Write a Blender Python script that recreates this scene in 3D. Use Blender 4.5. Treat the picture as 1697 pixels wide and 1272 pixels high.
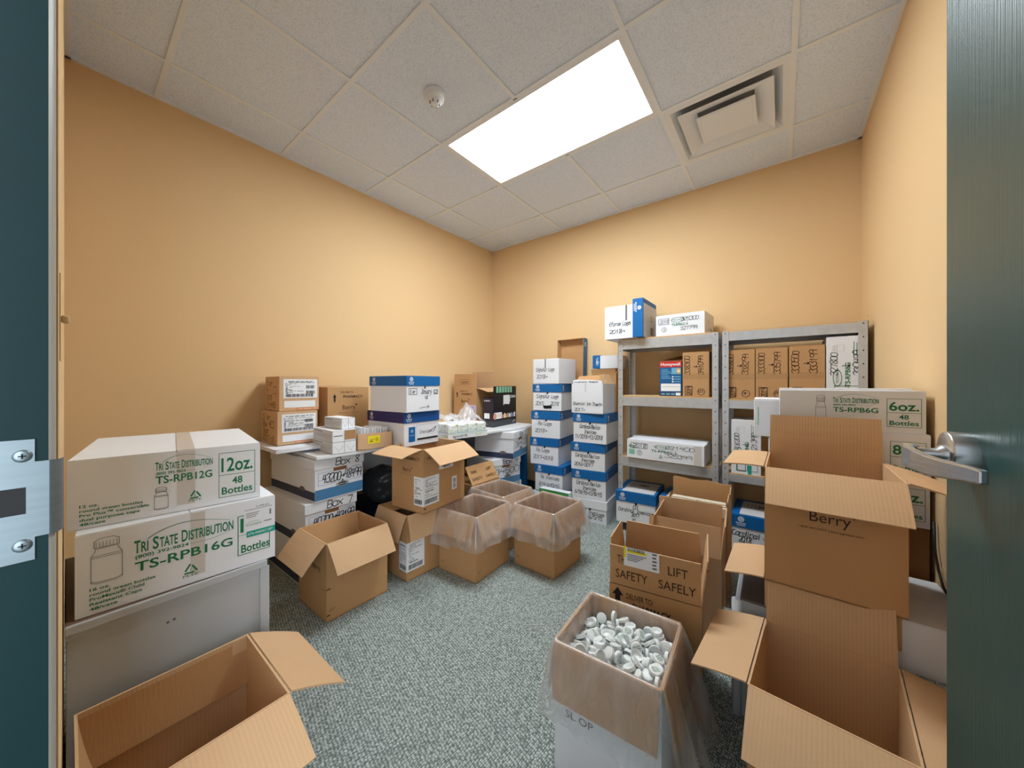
import bpy, bmesh, math, random
from mathutils import Vector, Matrix, noise
R = math.radians
random.seed(4)
for o in list(bpy.data.objects): bpy.data.objects.remove(o)
scn = bpy.context.scene
C = scn.collection

# ---------------------------------------------------------------- camera, world, exposure
CAMZ = 1.161
cam_d = bpy.data.cameras.new('camera'); cam_d.sensor_width = 36.0; cam_d.sensor_fit = 'HORIZONTAL'
cam_d.lens = 573.3 / 1697.0 * 36.0; cam_d.clip_start = 0.01
cam_d.shift_y = -0.5 / 1697.0
cam = bpy.data.objects.new('camera', cam_d); C.objects.link(cam)
cam.location = (0, 0, CAMZ); cam.rotation_euler = (R(90), 0, R(37.83))
scn.camera = cam
w = bpy.data.worlds.new('hall_light_and_fill'); scn.world = w; w.use_nodes = True
# hall light from behind the camera, plus an added bright lobe filling shaded faces
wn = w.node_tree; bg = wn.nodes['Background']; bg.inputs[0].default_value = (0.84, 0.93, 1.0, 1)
wtc = wn.nodes.new('ShaderNodeTexCoord'); wdot = wn.nodes.new('ShaderNodeVectorMath'); wdot.operation = 'DOT_PRODUCT'
wdot.inputs[1].default_value = Vector((.93, -.26, .26)).normalized()
wmap = wn.nodes.new('ShaderNodeMapRange'); wmap.interpolation_type = 'SMOOTHSTEP'
wmap.inputs['From Min'].default_value = .55; wmap.inputs['From Max'].default_value = 1.0
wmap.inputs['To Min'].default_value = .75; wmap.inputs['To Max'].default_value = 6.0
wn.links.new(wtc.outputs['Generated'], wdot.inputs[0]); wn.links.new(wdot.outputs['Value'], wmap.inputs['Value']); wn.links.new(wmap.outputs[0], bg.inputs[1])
vs = scn.view_settings
vs.view_transform = 'Standard'; vs.look = 'None'; vs.gamma = 1.0; vs.use_curve_mapping = False
vs.exposure = 0.10
PANEL_STRENGTH = 27

# ---------------------------------------------------------------- materials
def lin(r, g, b):
    f = lambda c: (c/255/12.92) if c/255 <= .04045 else ((c/255+.055)/1.055)**2.4
    return (f(r), f(g), f(b), 1)
MATS = {}
def mat(name, rgb, rough=.7, metal=0., spec=.4, bump=None, var=None, emit=None):
    m = bpy.data.materials.new(name); m.use_nodes = True
    nt = m.node_tree; b = nt.nodes['Principled BSDF']
    b.inputs['Base Color'].default_value = lin(*rgb); b.inputs['Roughness'].default_value = rough
    b.inputs['Metallic'].default_value = metal; b.inputs['Specular IOR Level'].default_value = spec
    tc = nt.nodes.new('ShaderNodeTexCoord')
    def nz(scale, detail, stretch):
        mp = nt.nodes.new('ShaderNodeMapping'); mp.inputs['Scale'].default_value = stretch
        n = nt.nodes.new('ShaderNodeTexNoise'); n.inputs['Scale'].default_value = scale; n.inputs['Detail'].default_value = detail
        nt.links.new(tc.outputs['Object'], mp.inputs[0]); nt.links.new(mp.outputs[0], n.inputs['Vector'])
        return n
    if var:   # (scale, amount, stretch)
        n = nz(var[0], 4, var[2] if len(var) > 2 else (1, 1, 1))
        mx = nt.nodes.new('ShaderNodeMix'); mx.data_type = 'RGBA'
        a = var[1]
        mx.inputs[6].default_value = tuple(c*(1-a) for c in lin(*rgb)[:3])+(1,)
        mx.inputs[7].default_value = tuple(min(1, c*(1+a)) for c in lin(*rgb)[:3])+(1,)
        nt.links.new(n.outputs[0], mx.inputs[0]); nt.links.new(mx.outputs[2], b.inputs['Base Color'])
    if bump:  # (scale, strength, stretch)
        n = nz(bump[0], 3, bump[2] if len(bump) > 2 else (1, 1, 1))
        bp = nt.nodes.new('ShaderNodeBump'); bp.inputs['Strength'].default_value = bump[1]; bp.inputs['Distance'].default_value = .01
        nt.links.new(n.outputs[0], bp.inputs['Height']); nt.links.new(bp.outputs[0], b.inputs['Normal'])
    if emit:
        b.inputs['Emission Color'].default_value = (.865, .955, 1, 1); b.inputs['Emission Strength'].default_value = emit
    MATS[name] = m
    return m
mat('wall_paint', (226, 192, 146), .75, spec=.25, bump=(220, .10), var=(1.2, .02))
mat('tee_white', (226, 232, 240), .5)
mat('lamp', (250, 250, 250), .4, emit=PANEL_STRENGTH)
mat('white_metal', (226, 230, 236), .45)
mat('vent_white', (224, 229, 236), .5)
mat('vent_dark', (150, 153, 158), .8)
mat('base_green', (20, 52, 50), .5)
mat('door_green', (36, 76, 74), .36, spec=.6, var=(3, .16, (60, 60, .6)), bump=(3, .10, (90, 90, .8)))
mat('jamb_green', (5, 40, 42), .5, spec=.22, var=(4, .15))
mat('frame_grey', (168, 164, 156), .45)
mat('steel', (196, 198, 200), .30, metal=.95, bump=(4, .05, (1, 1, 80)))
mat('steel_strike', (138, 150, 156), .42, metal=.9, var=(4, .12, (1, 1, 60)))
mat('galv', (200, 204, 210), .38, metal=.6, var=(26, .16))
mat('slot_dark', (74, 76, 80), .7)
mat('chipboard', (206, 172, 128), .85, var=(60, .15), bump=(120, .2))
mat('cardboard', (190, 147, 103), .85, spec=.15, var=(5, .07), bump=(3, .12, (70, 70, 1)))
mat('cardboard_pale', (208, 171, 133), .85, spec=.15, var=(5, .06), bump=(3, .12, (60, 60, .6)))
mat('cardboard_dark', (140, 98, 62), .85, spec=.15, var=(5, .07), bump=(3, .12, (70, 70, 1)))
mat('tape_tan', (176, 134, 90), .35)
mat('tape_clear', (206, 200, 194), .25)
mat('white_board', (228, 230, 236), .7, spec=.25, var=(6, .025))
mat('white_paper', (236, 238, 243), .8)
mat('grey_board', (206, 205, 206), .75, spec=.2)
mat('blue_lid', (10, 98, 164), .5, spec=.35, var=(4, .08))
mat('navy_lid', (48, 40, 92), .5, spec=.35, var=(4, .08))
mat('royal_lid', (14, 78, 150), .5, spec=.35, var=(4, .08))
mat('steel_blue', (70, 110, 150), .6)
mat('band_navy', (52, 62, 88), .6)
mat('band_blue', (30, 104, 158), .6)
mat('band_line', (120, 170, 205), .6)
mat('ink_green', (24, 116, 74), .7)
mat('ink_black', (26, 25, 28), .7)
mat('ink_grey', (112, 108, 106), .8)
mat('ink_brown', (70, 46, 30), .8)
mat('ink_white', (240, 242, 244), .6)
mat('teal_tape', (22, 158, 142), .4)
mat('orange_tape', (222, 140, 84), .5)
mat('yellow', (238, 220, 30), .6)
mat('lilac', (196, 182, 206), .7)
mat('table_white', (228, 230, 234), .4)
mat('panel_blue', (16, 92, 150), .45)
mat('black_gloss', (26, 28, 33), .35)
mat('black_mat', (22, 22, 24), .6)
mat('plum_dark', (44, 36, 50), .5)
mat('charcoal', (64, 68, 74), .5)
mat('navy_bin', (20, 26, 50), .4)
mat('bag_black', (56, 57, 60), .30, bump=(14, .5))
mat('cabinet_grey', (184, 189, 194), .42, spec=.4, var=(3, .02))
mat('cabinet_top', (120, 98, 82), .4, var=(8, .2))
mat('red', (206, 52, 50), .5)
mat('honey_blue', (30, 92, 150), .45)
mat('light_blue', (110, 176, 208), .5)
mat('amber', (226, 170, 84), .5)
mat('mint', (128, 196, 166), .5)
mat('pale_green', (206, 224, 200), .6)
mat('lime', (186, 206, 110), .6)
mat('green_pack', (70, 152, 72), .55)
mat('salmon', (224, 150, 126), .6)
mat('violet', (150, 124, 176), .6)
mat('cap_white', (236, 240, 240), .4, spec=.4)
mat('switch_cream', (222, 190, 146), .45)
mat('folder_cream', (232, 222, 204), .8)
mat('lid_grey', (92, 86, 84), .5)
mat('cable', (40, 36, 34), .5)
INKS = {'ink_green', 'ink_black', 'ink_grey', 'ink_brown', 'ink_white'}

def flute_mat(base, axis):
    src = MATS[base]; m = src.copy(); m.name = base+'_'+axis; nt = m.node_tree; b = nt.nodes['Principled BSDF']
    for n in [n for n in nt.nodes if n.type == 'BUMP']: nt.nodes.remove(n)
    tc = next(n for n in nt.nodes if n.type == 'TEX_COORD')
    wv = nt.nodes.new('ShaderNodeTexWave'); wv.wave_type = 'BANDS'; wv.bands_direction = axis.upper(); wv.inputs['Scale'].default_value = 36
    wv.inputs['Distortion'].default_value = .6; wv.inputs['Detail'].default_value = 1; wv.inputs['Detail Scale'].default_value = 3
    nt.links.new(tc.outputs['Object'], wv.inputs['Vector'])
    nz = nt.nodes.new('ShaderNodeTexNoise'); nz.inputs['Scale'].default_value = 9; nt.links.new(tc.outputs['Object'], nz.inputs['Vector'])
    ml = nt.nodes.new('ShaderNodeMath'); ml.operation = 'MULTIPLY'; nt.links.new(wv.outputs['Fac'], ml.inputs[0]); nt.links.new(nz.outputs[0], ml.inputs[1])
    bp = nt.nodes.new('ShaderNodeBump'); bp.inputs['Strength'].default_value = .35; bp.inputs['Distance'].default_value = .0012
    nt.links.new(ml.outputs[0], bp.inputs['Height']); nt.links.new(bp.outputs[0], b.inputs['Normal'])
    old = b.inputs['Base Color'].links[0].from_socket; mx = nt.nodes.new('ShaderNodeMix'); mx.data_type = 'RGBA'; mx.blend_type = 'MULTIPLY'
    mr = nt.nodes.new('ShaderNodeMapRange'); mr.inputs['To Max'].default_value = .75; nt.links.new(ml.outputs[0], mr.inputs['Value']); nt.links.new(mr.outputs[0], mx.inputs[0])
    nt.links.new(old, mx.inputs[6]); mx.inputs[7].default_value = (.86, .84, .82, 1); nt.links.new(mx.outputs[2], b.inputs['Base Color'])
    MATS[m.name] = m
for q in ('cardboard', 'cardboard_pale', 'cardboard_dark'):
    for ax in 'xy': flute_mat(q, ax)
def carpet_mat():
    m = bpy.data.materials.new('carpet_loop'); m.use_nodes = True; nt = m.node_tree; b = nt.nodes['Principled BSDF']
    b.inputs['Roughness'].default_value = .95; b.inputs['Specular IOR Level'].default_value = .1
    tc = nt.nodes.new('ShaderNodeTexCoord'); mp = nt.nodes.new('ShaderNodeMapping'); mp.inputs['Rotation'].default_value = (0, 0, R(8))
    mp.inputs['Scale'].default_value = (1.0, .62, 1)
    nt.links.new(tc.outputs['Object'], mp.inputs[0])
    v = nt.nodes.new('ShaderNodeTexVoronoi'); v.inputs['Scale'].default_value = 150; v.inputs['Randomness'].default_value = .42
    nt.links.new(mp.outputs[0], v.inputs['Vector'])
    n = nt.nodes.new('ShaderNodeTexNoise'); n.inputs['Scale'].default_value = 7; n.inputs['Detail'].default_value = 5
    nt.links.new(tc.outputs['Object'], n.inputs['Vector'])
    cr = nt.nodes.new('ShaderNodeValToRGB'); cr.color_ramp.elements[0].position = .12; cr.color_ramp.elements[1].position = .62
    cr.color_ramp.elements[0].color = lin(206, 214, 210); cr.color_ramp.elements[1].color = lin(102, 112, 109)
    nt.links.new(v.outputs['Distance'], cr.inputs[0])
    rv = nt.nodes.new('ShaderNodeMix'); rv.data_type = 'RGBA'; rv.blend_type = 'MULTIPLY'; rv.inputs[0].default_value = 1
    cr2 = nt.nodes.new('ShaderNodeValToRGB'); cr2.color_ramp.elements[0].color = (.86, .86, .86, 1); cr2.color_ramp.elements[1].color = (1.1, 1.1, 1.1, 1)
    sep = nt.nodes.new('ShaderNodeSeparateColor'); nt.links.new(v.outputs['Color'], sep.inputs[0]); nt.links.new(sep.outputs[0], cr2.inputs[0])
    nt.links.new(cr.outputs[0], rv.inputs[6]); nt.links.new(cr2.outputs[0], rv.inputs[7])
    nt.links.new(rv.outputs[2], b.inputs['Base Color'])
    bp = nt.nodes.new('ShaderNodeBump'); bp.inputs['Strength'].default_value = .8; bp.inputs['Distance'].default_value = .004; bp.invert = True
    nt.links.new(v.outputs['Distance'], bp.inputs['Height']); nt.links.new(bp.outputs[0], b.inputs['Normal'])
    MATS['carpet'] = m
carpet_mat()

def tile_mat():
    m = bpy.data.materials.new('ceiling_tile'); m.use_nodes = True; nt = m.node_tree; b = nt.nodes['Principled BSDF']
    b.inputs['Roughness'].default_value = .9; b.inputs['Specular IOR Level'].default_value = .1
    tc = nt.nodes.new('ShaderNodeTexCoord')
    n = nt.nodes.new('ShaderNodeTexNoise'); n.inputs['Scale'].default_value = 190; n.inputs['Detail'].default_value = 2
    nt.links.new(tc.outputs['Object'], n.inputs['Vector'])
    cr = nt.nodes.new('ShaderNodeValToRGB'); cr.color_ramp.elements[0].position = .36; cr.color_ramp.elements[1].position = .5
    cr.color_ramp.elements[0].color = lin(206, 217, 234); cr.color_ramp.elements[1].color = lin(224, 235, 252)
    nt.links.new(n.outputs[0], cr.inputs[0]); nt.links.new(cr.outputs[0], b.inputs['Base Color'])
    bp = nt.nodes.new('ShaderNodeBump'); bp.inputs['Strength'].default_value = .35; bp.inputs['Distance'].default_value = .004
    nt.links.new(n.outputs[0], bp.inputs['Height']); nt.links.new(bp.outputs[0], b.inputs['Normal'])
    MATS['tile'] = m
tile_mat()

def plastic_mat():
    m = bpy.data.materials.new('clear_plastic_film'); m.use_nodes = True; nt = m.node_tree; nt.nodes.remove(nt.nodes['Principled BSDF'])
    N = nt.nodes.new; L = nt.links.new
    tc = N('ShaderNodeTexCoord'); mp = N('ShaderNodeMapping'); mp.inputs['Rotation'].default_value = (R(25), R(35), R(40)); mp.inputs['Scale'].default_value = (1, 1, .30)
    L(tc.outputs['Object'], mp.inputs[0])
    haze = N('ShaderNodeTexNoise'); haze.inputs['Scale'].default_value = 9; haze.inputs['Detail'].default_value = 5; haze.inputs['Distortion'].default_value = .8
    L(mp.outputs[0], haze.inputs['Vector'])
    fold = N('ShaderNodeTexNoise'); fold.noise_type = 'RIDGED_MULTIFRACTAL'; fold.inputs['Scale'].default_value = 5; fold.inputs['Detail'].default_value = 3; fold.inputs['Distortion'].default_value = .5
    L(mp.outputs[0], fold.inputs['Vector'])
    bp = N('ShaderNodeBump'); bp.inputs['Strength'].default_value = .55; bp.inputs['Distance'].default_value = .010; L(fold.outputs[0], bp.inputs['Height'])
    df = N('ShaderNodeBsdfDiffuse'); df.inputs[0].default_value = lin(246, 246, 248); L(bp.outputs[0], df.inputs['Normal'])
    tl = N('ShaderNodeBsdfTranslucent'); tl.inputs[0].default_value = lin(246, 246, 248)
    mx1 = N('ShaderNodeMixShader'); mx1.inputs[0].default_value = .45; L(df.outputs[0], mx1.inputs[1]); L(tl.outputs[0], mx1.inputs[2])
    tr = N('ShaderNodeBsdfTransparent'); cr = N('ShaderNodeValToRGB'); cr.color_ramp.elements[0].position = .35; cr.color_ramp.elements[1].position = .75
    cr.color_ramp.elements[0].color = (.16, .16, .16, 1); cr.color_ramp.elements[1].color = (.60, .60, .60, 1); L(haze.outputs[0], cr.inputs[0])
    mx2 = N('ShaderNodeMixShader'); L(cr.outputs[0], mx2.inputs[0]); L(tr.outputs[0], mx2.inputs[1]); L(mx1.outputs[0], mx2.inputs[2])
    gl = N('ShaderNodeBsdfGlossy'); gl.inputs['Roughness'].default_value = .16; L(bp.outputs[0], gl.inputs['Normal'])
    fr_ = N('ShaderNodeFresnel'); fr_.inputs[0].default_value = 1.45
    lw = N('ShaderNodeMapRange'); lw.inputs['From Max'].default_value = .5; lw.inputs['To Min'].default_value = .05; lw.inputs['To Max'].default_value = .20; L(fr_.outputs[0], lw.inputs['Value'])
    mx3 = N('ShaderNodeMixShader'); L(lw.outputs[0], mx3.inputs[0]); L(mx2.outputs[0], mx3.inputs[1]); L(gl.outputs[0], mx3.inputs[2])
    L(mx3.outputs[0], nt.nodes['Material Output'].inputs[0])
    MATS['film'] = m
plastic_mat()

# ---------------------------------------------------------------- mesh building
class Fr:
    """a flat face to print on: origin, direction to the right, direction up, outward normal"""
    def __init__(s, o, u, v):
        s.o = Vector(o); s.u = Vector(u).normalized(); s.v = Vector(v).normalized(); s.n = s.u.cross(s.v).normalized()
    def p(s, a, b, off=.0008): return s.o + s.u*a + s.v*b + s.n*off
    def turn(s, W, H, k):
        """the same face with the picture turned by k quarter turns (anticlockwise)"""
        if k == 1: return Fr(s.o + s.u*W, s.v, -s.u)
        if k == 3: return Fr(s.o + s.v*H, -s.v, s.u)
        if k == 2: return Fr(s.o + s.u*W + s.v*H, -s.u, -s.v)
        return s
TEXT = {}
def text_polys(s, bold):
    k = (s, bold)
    if k not in TEXT:
        cu = bpy.data.curves.new('t', 'FONT'); cu.body = s; cu.resolution_u = 3; cu.fill_mode = 'BOTH' if hasattr(cu, 'fill_mode') else cu.fill_mode
        cu.size = 1.0; cu.offset = .018 if bold else 0.0
        ob = bpy.data.objects.new('t', cu)
        me = bpy.data.meshes.new_from_object(ob)
        vs_ = [v.co.copy() for v in me.vertices]; fs = [tuple(p.vertices) for p in me.polygons]
        bpy.data.objects.remove(ob); bpy.data.curves.remove(cu); bpy.data.meshes.remove(me)
        TEXT[k] = (vs_, fs)
    return TEXT[k]
# single-stroke marker lettering: pairs of digits x(0-4) y(0-8), base line y=2
G = {
'0': '1828473512020117182', '1': '152822', '2': '0718374600220242', '3': '0718374635251535433221110', }
GL = {
'0': ['18','07','03','12','32','43','47','38','18'], '1': ['16','28','22'], '2': ['07','18','38','47','46','02','42'],
'3': ['07','18','38','47','36','25','36','44','43','32','12','03'], '4': ['18','05','45','|','38','32'], '5': ['48','08','05','26','45','43','32','12','03'],
'6': ['38','16','04','03','12','32','43','44','35','15','04'], '7': ['08','48','22'], '8': ['25','07','18','38','47','25','03','12','32','43','25'],
'9': ['46','35','15','06','07','18','38','47','46','42'], '-': ['15','35'], '/': ['02','48'], '.': ['22','23'], '~': ['05','45','|','36','45','34'],
'A': ['02','28','42','|','14','34'], 'B': ['02','08','38','47','46','35','05','|','35','44','43','32','02'], 'C': ['47','38','18','07','03','12','32','43'],
'D': ['02','08','28','46','44','22','02'], 'E': ['48','08','02','42','|','05','35'], 'F': ['48','08','02','|','05','35'], 'I': ['18','38','|','28','22','|','12','32'],
'L': ['08','02','42'], 'P': ['02','08','38','47','46','35','05'], 'R': ['02','08','38','47','46','35','05','|','25','42'], 'S': ['47','38','18','07','16','35','44','43','32','12','03'],
'J': ['18','48','|','38','33','22','12','03'],'O':['18','07','03','12','32','43','47','38','18'],'X':['08','42','|','48','02'],'T':['08','48','|','28','22'],'U':['08','03','12','32','43','48'],
'K':['08','02','|','48','05','42'],'G':['47','38','18','07','03','12','32','43','45','25'],'Y':['08','25','48','|','25','22'],
'a': ['46','26','05','03','12','22','43','|','46','43','42'], 'b': ['08','02','32','43','45','36','05'], 'c': ['45','26','05','03','12','32','43'], 'd': ['48','42','|','44','26','05','03','12','22','43'],
'e': ['04','44','45','36','16','05','03','12','32','43'], 'f': ['48','28','17','12','|','06','36'], 'g': ['46','26','05','03','13','34','|','46','41','30','10','01'], 'h': ['08','02','|','05','26','36','45','42'],
'i': ['26','22','|','28','27'], 'l': ['28','22'], 'n': ['06','02','|','05','26','36','45','42'], 'o': ['16','05','03','12','32','43','45','36','16'], 'r': ['06','02','|','05','26','46'],
's': ['45','26','16','05','35','43','32','03'], 't': ['28','23','32','|','16','46'], 'u': ['06','03','12','22','44','|','46','42'], 'v': ['06','22','46'], 'x': ['06','42','|','46','02'], 'p': ['06','00','|','05','26','45','43','22','03'],
'y': ['06','23','|','46','10','00'], 'm': ['06','02','|','05','16','25','22','|','25','36','45','42'], ' ': []}
class MB:
    def __init__(s): s.v = []; s.f = []; s.mi = []; s.mats = []; s.sm = []
    def m(s, name):
        if name not in s.mats: s.mats.append(name)
        return s.mats.index(name)
    def add(s, vs_, fs, mt, smooth=False):
        n = len(s.v); k = s.m(mt)
        s.v += [Vector(v) for v in vs_]
        for f in fs: s.f.append(tuple(i+n for i in f)); s.mi.append(k); s.sm.append(smooth)
        return s
    def hexa(s, p, mt):
        return s.add(p, [(3, 2, 1, 0), (4, 5, 6, 7), (0, 1, 5, 4), (1, 2, 6, 5), (2, 3, 7, 6), (3, 0, 4, 7)], mt)
    def box(s, x0, x1, y0, y1, z0, z1, mt):
        return s.hexa([(x0, y0, z0), (x1, y0, z0), (x1, y1, z0), (x0, y1, z0), (x0, y0, z1), (x1, y0, z1), (x1, y1, z1), (x0, y1, z1)], mt)
    def quad(s, a, b, c, d, mt): return s.add([a, b, c, d], [(0, 1, 2, 3)], mt)
    def rect(s, fr, u0, u1, v0, v1, mt, off=.0008):
        return s.quad(fr.p(u0, v0, off), fr.p(u1, v0, off), fr.p(u1, v1, off), fr.p(u0, v1, off), mt)
    def outline(s, fr, u0, u1, v0, v1, t, mt, off=.0008):
        s.rect(fr, u0, u1, v0, v0+t, mt, off); s.rect(fr, u0, u1, v1-t, v1, mt, off); s.rect(fr, u0, u0+t, v0, v1, mt, off); s.rect(fr, u1-t, u1, v0, v1, mt, off)
    def line(s, fr, pts, t, mt, off=.0010):
        for (a, b) in zip(pts[:-1], pts[1:]):
            d = Vector((b[0]-a[0], b[1]-a[1]))
            if d.length < 1e-6: continue
            d.normalize(); e = d*t*.35; q = Vector((-d.y, d.x))*t*.5
            A = Vector(a)-e; B_ = Vector(b)+e
            s.quad(fr.p(*(A-q), off), fr.p(*(B_-q), off), fr.p(*(B_+q), off), fr.p(*(A+q), off), mt)
    def text(s, fr, st, u, v, h, mt, w=None, bold=False, align='l', off=.0010):
        vv, ff = text_polys(st, bold)
        if not vv: return s
        x0 = min(p.x for p in vv); x1 = max(p.x for p in vv)
        sy = h/.72; sx = sy if w is None else w/(x1-x0)
        if align == 'c': u = u-(x1-x0)*sx/2
        s.add([fr.p(u+(p.x-x0)*sx, v+p.y*sy, off) for p in vv], ff, mt); return s
    def hand(s, fr, st, u, v, h, mt='ink_black', w=None, t=None, slant=.12, off=.0012):
        adv = h*.74; total = adv*len(st)
        k = 1 if w is None else w/total
        t = t or h*.10
        rs = random.Random(hash(st) % 1000 if False else sum(map(ord, st)))
        for i, ch in enumerate(st):
            seg = []
            dv = (rs.random()-.5)*h*.10; sc = .92+rs.random()*.16
            for tok in GL.get(ch, [])+['|']:
                if tok == '|':
                    if len(seg) > 1:
                        pts = seg
                        if len(pts) > 3:      # round the corners once
                            q = [pts[0]]
                            for a, b in zip(pts[:-1], pts[1:]):
                                q += [(a[0]*.78+b[0]*.22, a[1]*.78+b[1]*.22), (a[0]*.22+b[0]*.78, a[1]*.22+b[1]*.78)]
                            pts = q+[pts[-1]]
                        s.line(fr, pts, t, mt, off)
                    seg = []
                else:
                    x = int(tok[0])/4*.66*sc; y = (int(tok[1])-2)/6*sc
                    seg.append((u+(i*adv+(x*1.0)*h)*k + y*h*slant, v+y*h+dv))
        return s
    def circle(s, fr, cu, cv, r0, r1, mt, n=28, off=.0010, asp=1.0):
        vs_ = []; fs = []
        for i in range(n):
            a = 2*math.pi*i/n; c, d = math.cos(a), math.sin(a)
            vs_ += [fr.p(cu+r0*c*asp, cv+r0*d, off), fr.p(cu+r1*c*asp, cv+r1*d, off)]
        for i in range(n):
            j = (i+1) % n; fs.append((2*i, 2*i+1, 2*j+1, 2*j))
        s.add(vs_, fs, mt); return s
    def tube(s, path, r, mt, n=10, cap=True):
        P = [Vector(p) for p in path]; rr = r if isinstance(r, (list, tuple)) else [r]*len(P)
        vs_ = []; fs = []
        for i, p in enumerate(P):
            d = (P[min(i+1, len(P)-1)]-P[max(i-1, 0)]).normalized()
            up = Vector((0, 0, 1)) if abs(d.z) < .9 else Vector((1, 0, 0))
            a = d.cross(up).normalized(); b = a.cross(d)
            vs_ += [p+a*math.cos(2*math.pi*k/n)*rr[i]+b*math.sin(2*math.pi*k/n)*rr[i] for k in range(n)]
        for i in range(len(P)-1):
            for k in range(n):
                fs.append((i*n+k, i*n+(k+1) % n, (i+1)*n+(k+1) % n, (i+1)*n+k))
        if cap: fs += [tuple(range(n))[::-1], tuple((len(P)-1)*n+k for k in range(n))]
        s.add(vs_, fs, mt, True); return s
    def lathe(s, prof, mt, axis='z', o=(0, 0, 0), n=36, smooth=True):
        vs_ = []; fs = []; o = Vector(o)
        for (r, h) in prof:
            for k in range(n):
                a = 2*math.pi*k/n; c, d = r*math.cos(a), r*math.sin(a)
                vs_.append(o+(Vector((c, d, h)) if axis == 'z' else Vector((h, c, d)) if axis == 'x' else Vector((c, h, d))))
        for i in range(len(prof)-1):
            for k in range(n):
                fs.append((i*n+k, i*n+(k+1) % n, (i+1)*n+(k+1) % n, (i+1)*n+k))
        s.add(vs_, fs, mt, smooth); return s
    def build(s, name, parent=None, bevel=0, kind=None, loc=None, label=None):
        me = bpy.data.meshes.new(name)
        me.from_pydata(s.v, [], s.f)
        for i, p in enumerate(me.polygons): p.material_index = s.mi[i]; p.use_smooth = s.sm[i]
        for n in s.mats: me.materials.append(MATS[n])
        me.validate(); me.update()
        o = bpy.data.objects.new(name, me); C.objects.link(o)
        if parent: o.parent = parent
        if loc: o.location = loc
        if bevel:
            b = o.modifiers.new('edge', 'BEVEL'); b.width = bevel; b.segments = 2; b.limit_method = 'ANGLE'; b.angle_limit = R(50)
        if kind: o['kind'] = kind
        if label: o['label'] = label
        return o
def thing(name, label, cat, loc=(0, 0, 0), rz=0, group=None):
    o = bpy.data.objects.new(name, None); C.objects.link(o); o.empty_display_size = .05
    o.location = loc; o.rotation_euler = (0, 0, R(rz)); o['label'] = label; o['category'] = cat
    if group: o['group'] = group
    return o
def tag(o, label, cat, group=None, kind=None):
    o['label'] = label; o['category'] = cat
    if group: o['group'] = group
    if kind: o['kind'] = kind
    return o
def faces(w, d, h):
    """printable faces of a box standing on the origin"""
    return {'F': Fr((-w/2, -d/2, 0), (1, 0, 0), (0, 0, 1)), 'R': Fr((w/2, -d/2, 0), (0, 1, 0), (0, 0, 1)),
            'L': Fr((-w/2, d/2, 0), (0, -1, 0), (0, 0, 1)), 'B': Fr((w/2, d/2, 0), (-1, 0, 0), (0, 0, 1)),
            'T': Fr((-w/2, -d/2, h), (1, 0, 0), (0, 1, 0))}
FLAT = {'F': lambda w, d: w, 'B': lambda w, d: w, 'R': lambda w, d: d, 'L': lambda w, d: d}

# ---------------------------------------------------------------- the room
WX0, WX1, WY0, WY1, CH = -2.738, .413, -.006, 3.14, 2.743
mb = MB(); mb.box(WX0-.1, WX1+.1, -1.2, WY1+.1, -.1, 0, 'carpet'); mb.build('floor', kind='structure')
mb = MB(); mb.box(WX0-.1, WX0, -.13, WY1+.1, 0, 2.9, 'wall_paint'); mb.build('wall_left', kind='structure')
mb = MB(); mb.box(WX1, WX1+.1, -.13, WY1+.1, 0, 2.9, 'wall_paint'); mb.build('wall_right', kind='structure')
mb = MB(); mb.box(WX0, WX1, WY1, WY1+.1, 0, 2.9, 'wall_paint'); mb.build('wall_back', kind='structure')
mb = MB()
DX0, DX1, DH = -.63, .285, 2.16
mb.box(WX0, DX0-.045, -.125, WY0, 0, 2.9, 'wall_paint'); mb.box(DX1+.045, WX1, -.125, WY0, 0, 2.9, 'wall_paint')
mb.box(DX0-.045, DX1+.045, -.125, WY0, DH+.045, 2.9, 'wall_paint'); mb.build('wall_front', kind='structure')
# hollow metal door frame with the strike plate
mb = MB()
for x0, x1, a, b in ((DX0-.05, DX0, DX0-.05, DX0), (DX1, DX1+.05, DX1, DX1+.05)):
    mb.box(x0, x1, -.135, -.012, 0, DH, 'jamb_green')
mb.box(DX0-.05, DX1+.05, -.135, -.012, DH, DH+.05, 'jamb_green')
# room-side face of the frame, rounded where it turns into the opening
def casing(x, sgn):
    prof = [(x, -.012), (x-sgn*.003, -.0092), (x-sgn*.010, -.0077), (x-sgn*.05, -.0074), (x-sgn*.055, -.0078)]
    vs_ = [(px, py, z) for (px, py) in prof for z in (0, DH+.05)]
    fs = [(2*i, 2*i+1, 2*i+3, 2*i+2) if sgn < 0 else (2*i, 2*i+2, 2*i+3, 2*i+1) for i in range(len(prof)-1)]
    mb.add(vs_, fs, 'frame_grey', True)
casing(DX0, 1); casing(DX1, -1)
frame = mb.build('trim_1', kind='structure')
mb = MB(); zc = 1.038
y0, y1, yl = -.062, -.0207, -.0115
X = DX0+.0018
def plate(ya, yb, za, zb): mb.box(DX0-.001, X, ya, yb, za, zb, 'steel_strike')
plate(y0, y1, zc+.014, zc+.064); plate(y0, y1, zc-.064, zc-.014); plate(-.0262, y1, zc-.014, zc+.014); plate(y1, yl, zc-.040, zc+.040)
lip = [(X, yl), (X-.0005, -.0085), (X-.0035, -.0055), (X-.010, -.0030), (X-.018, -.0018)]
vs_ = [(px, py, z) for (px, py) in lip for z in (zc-.040, zc+.040)]
mb.add(vs_, [(2*i, 2*i+2, 2*i+3, 2*i+1) for i in range(4)], 'steel_strike', True)
mb.box(DX0+.0002, DX0+.0006, y0, -.0262, zc-.014, zc+.014, 'black_mat')
sp = mb.build('strike_plate', frame, label='brushed steel strike plate with a curved lip')
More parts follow.
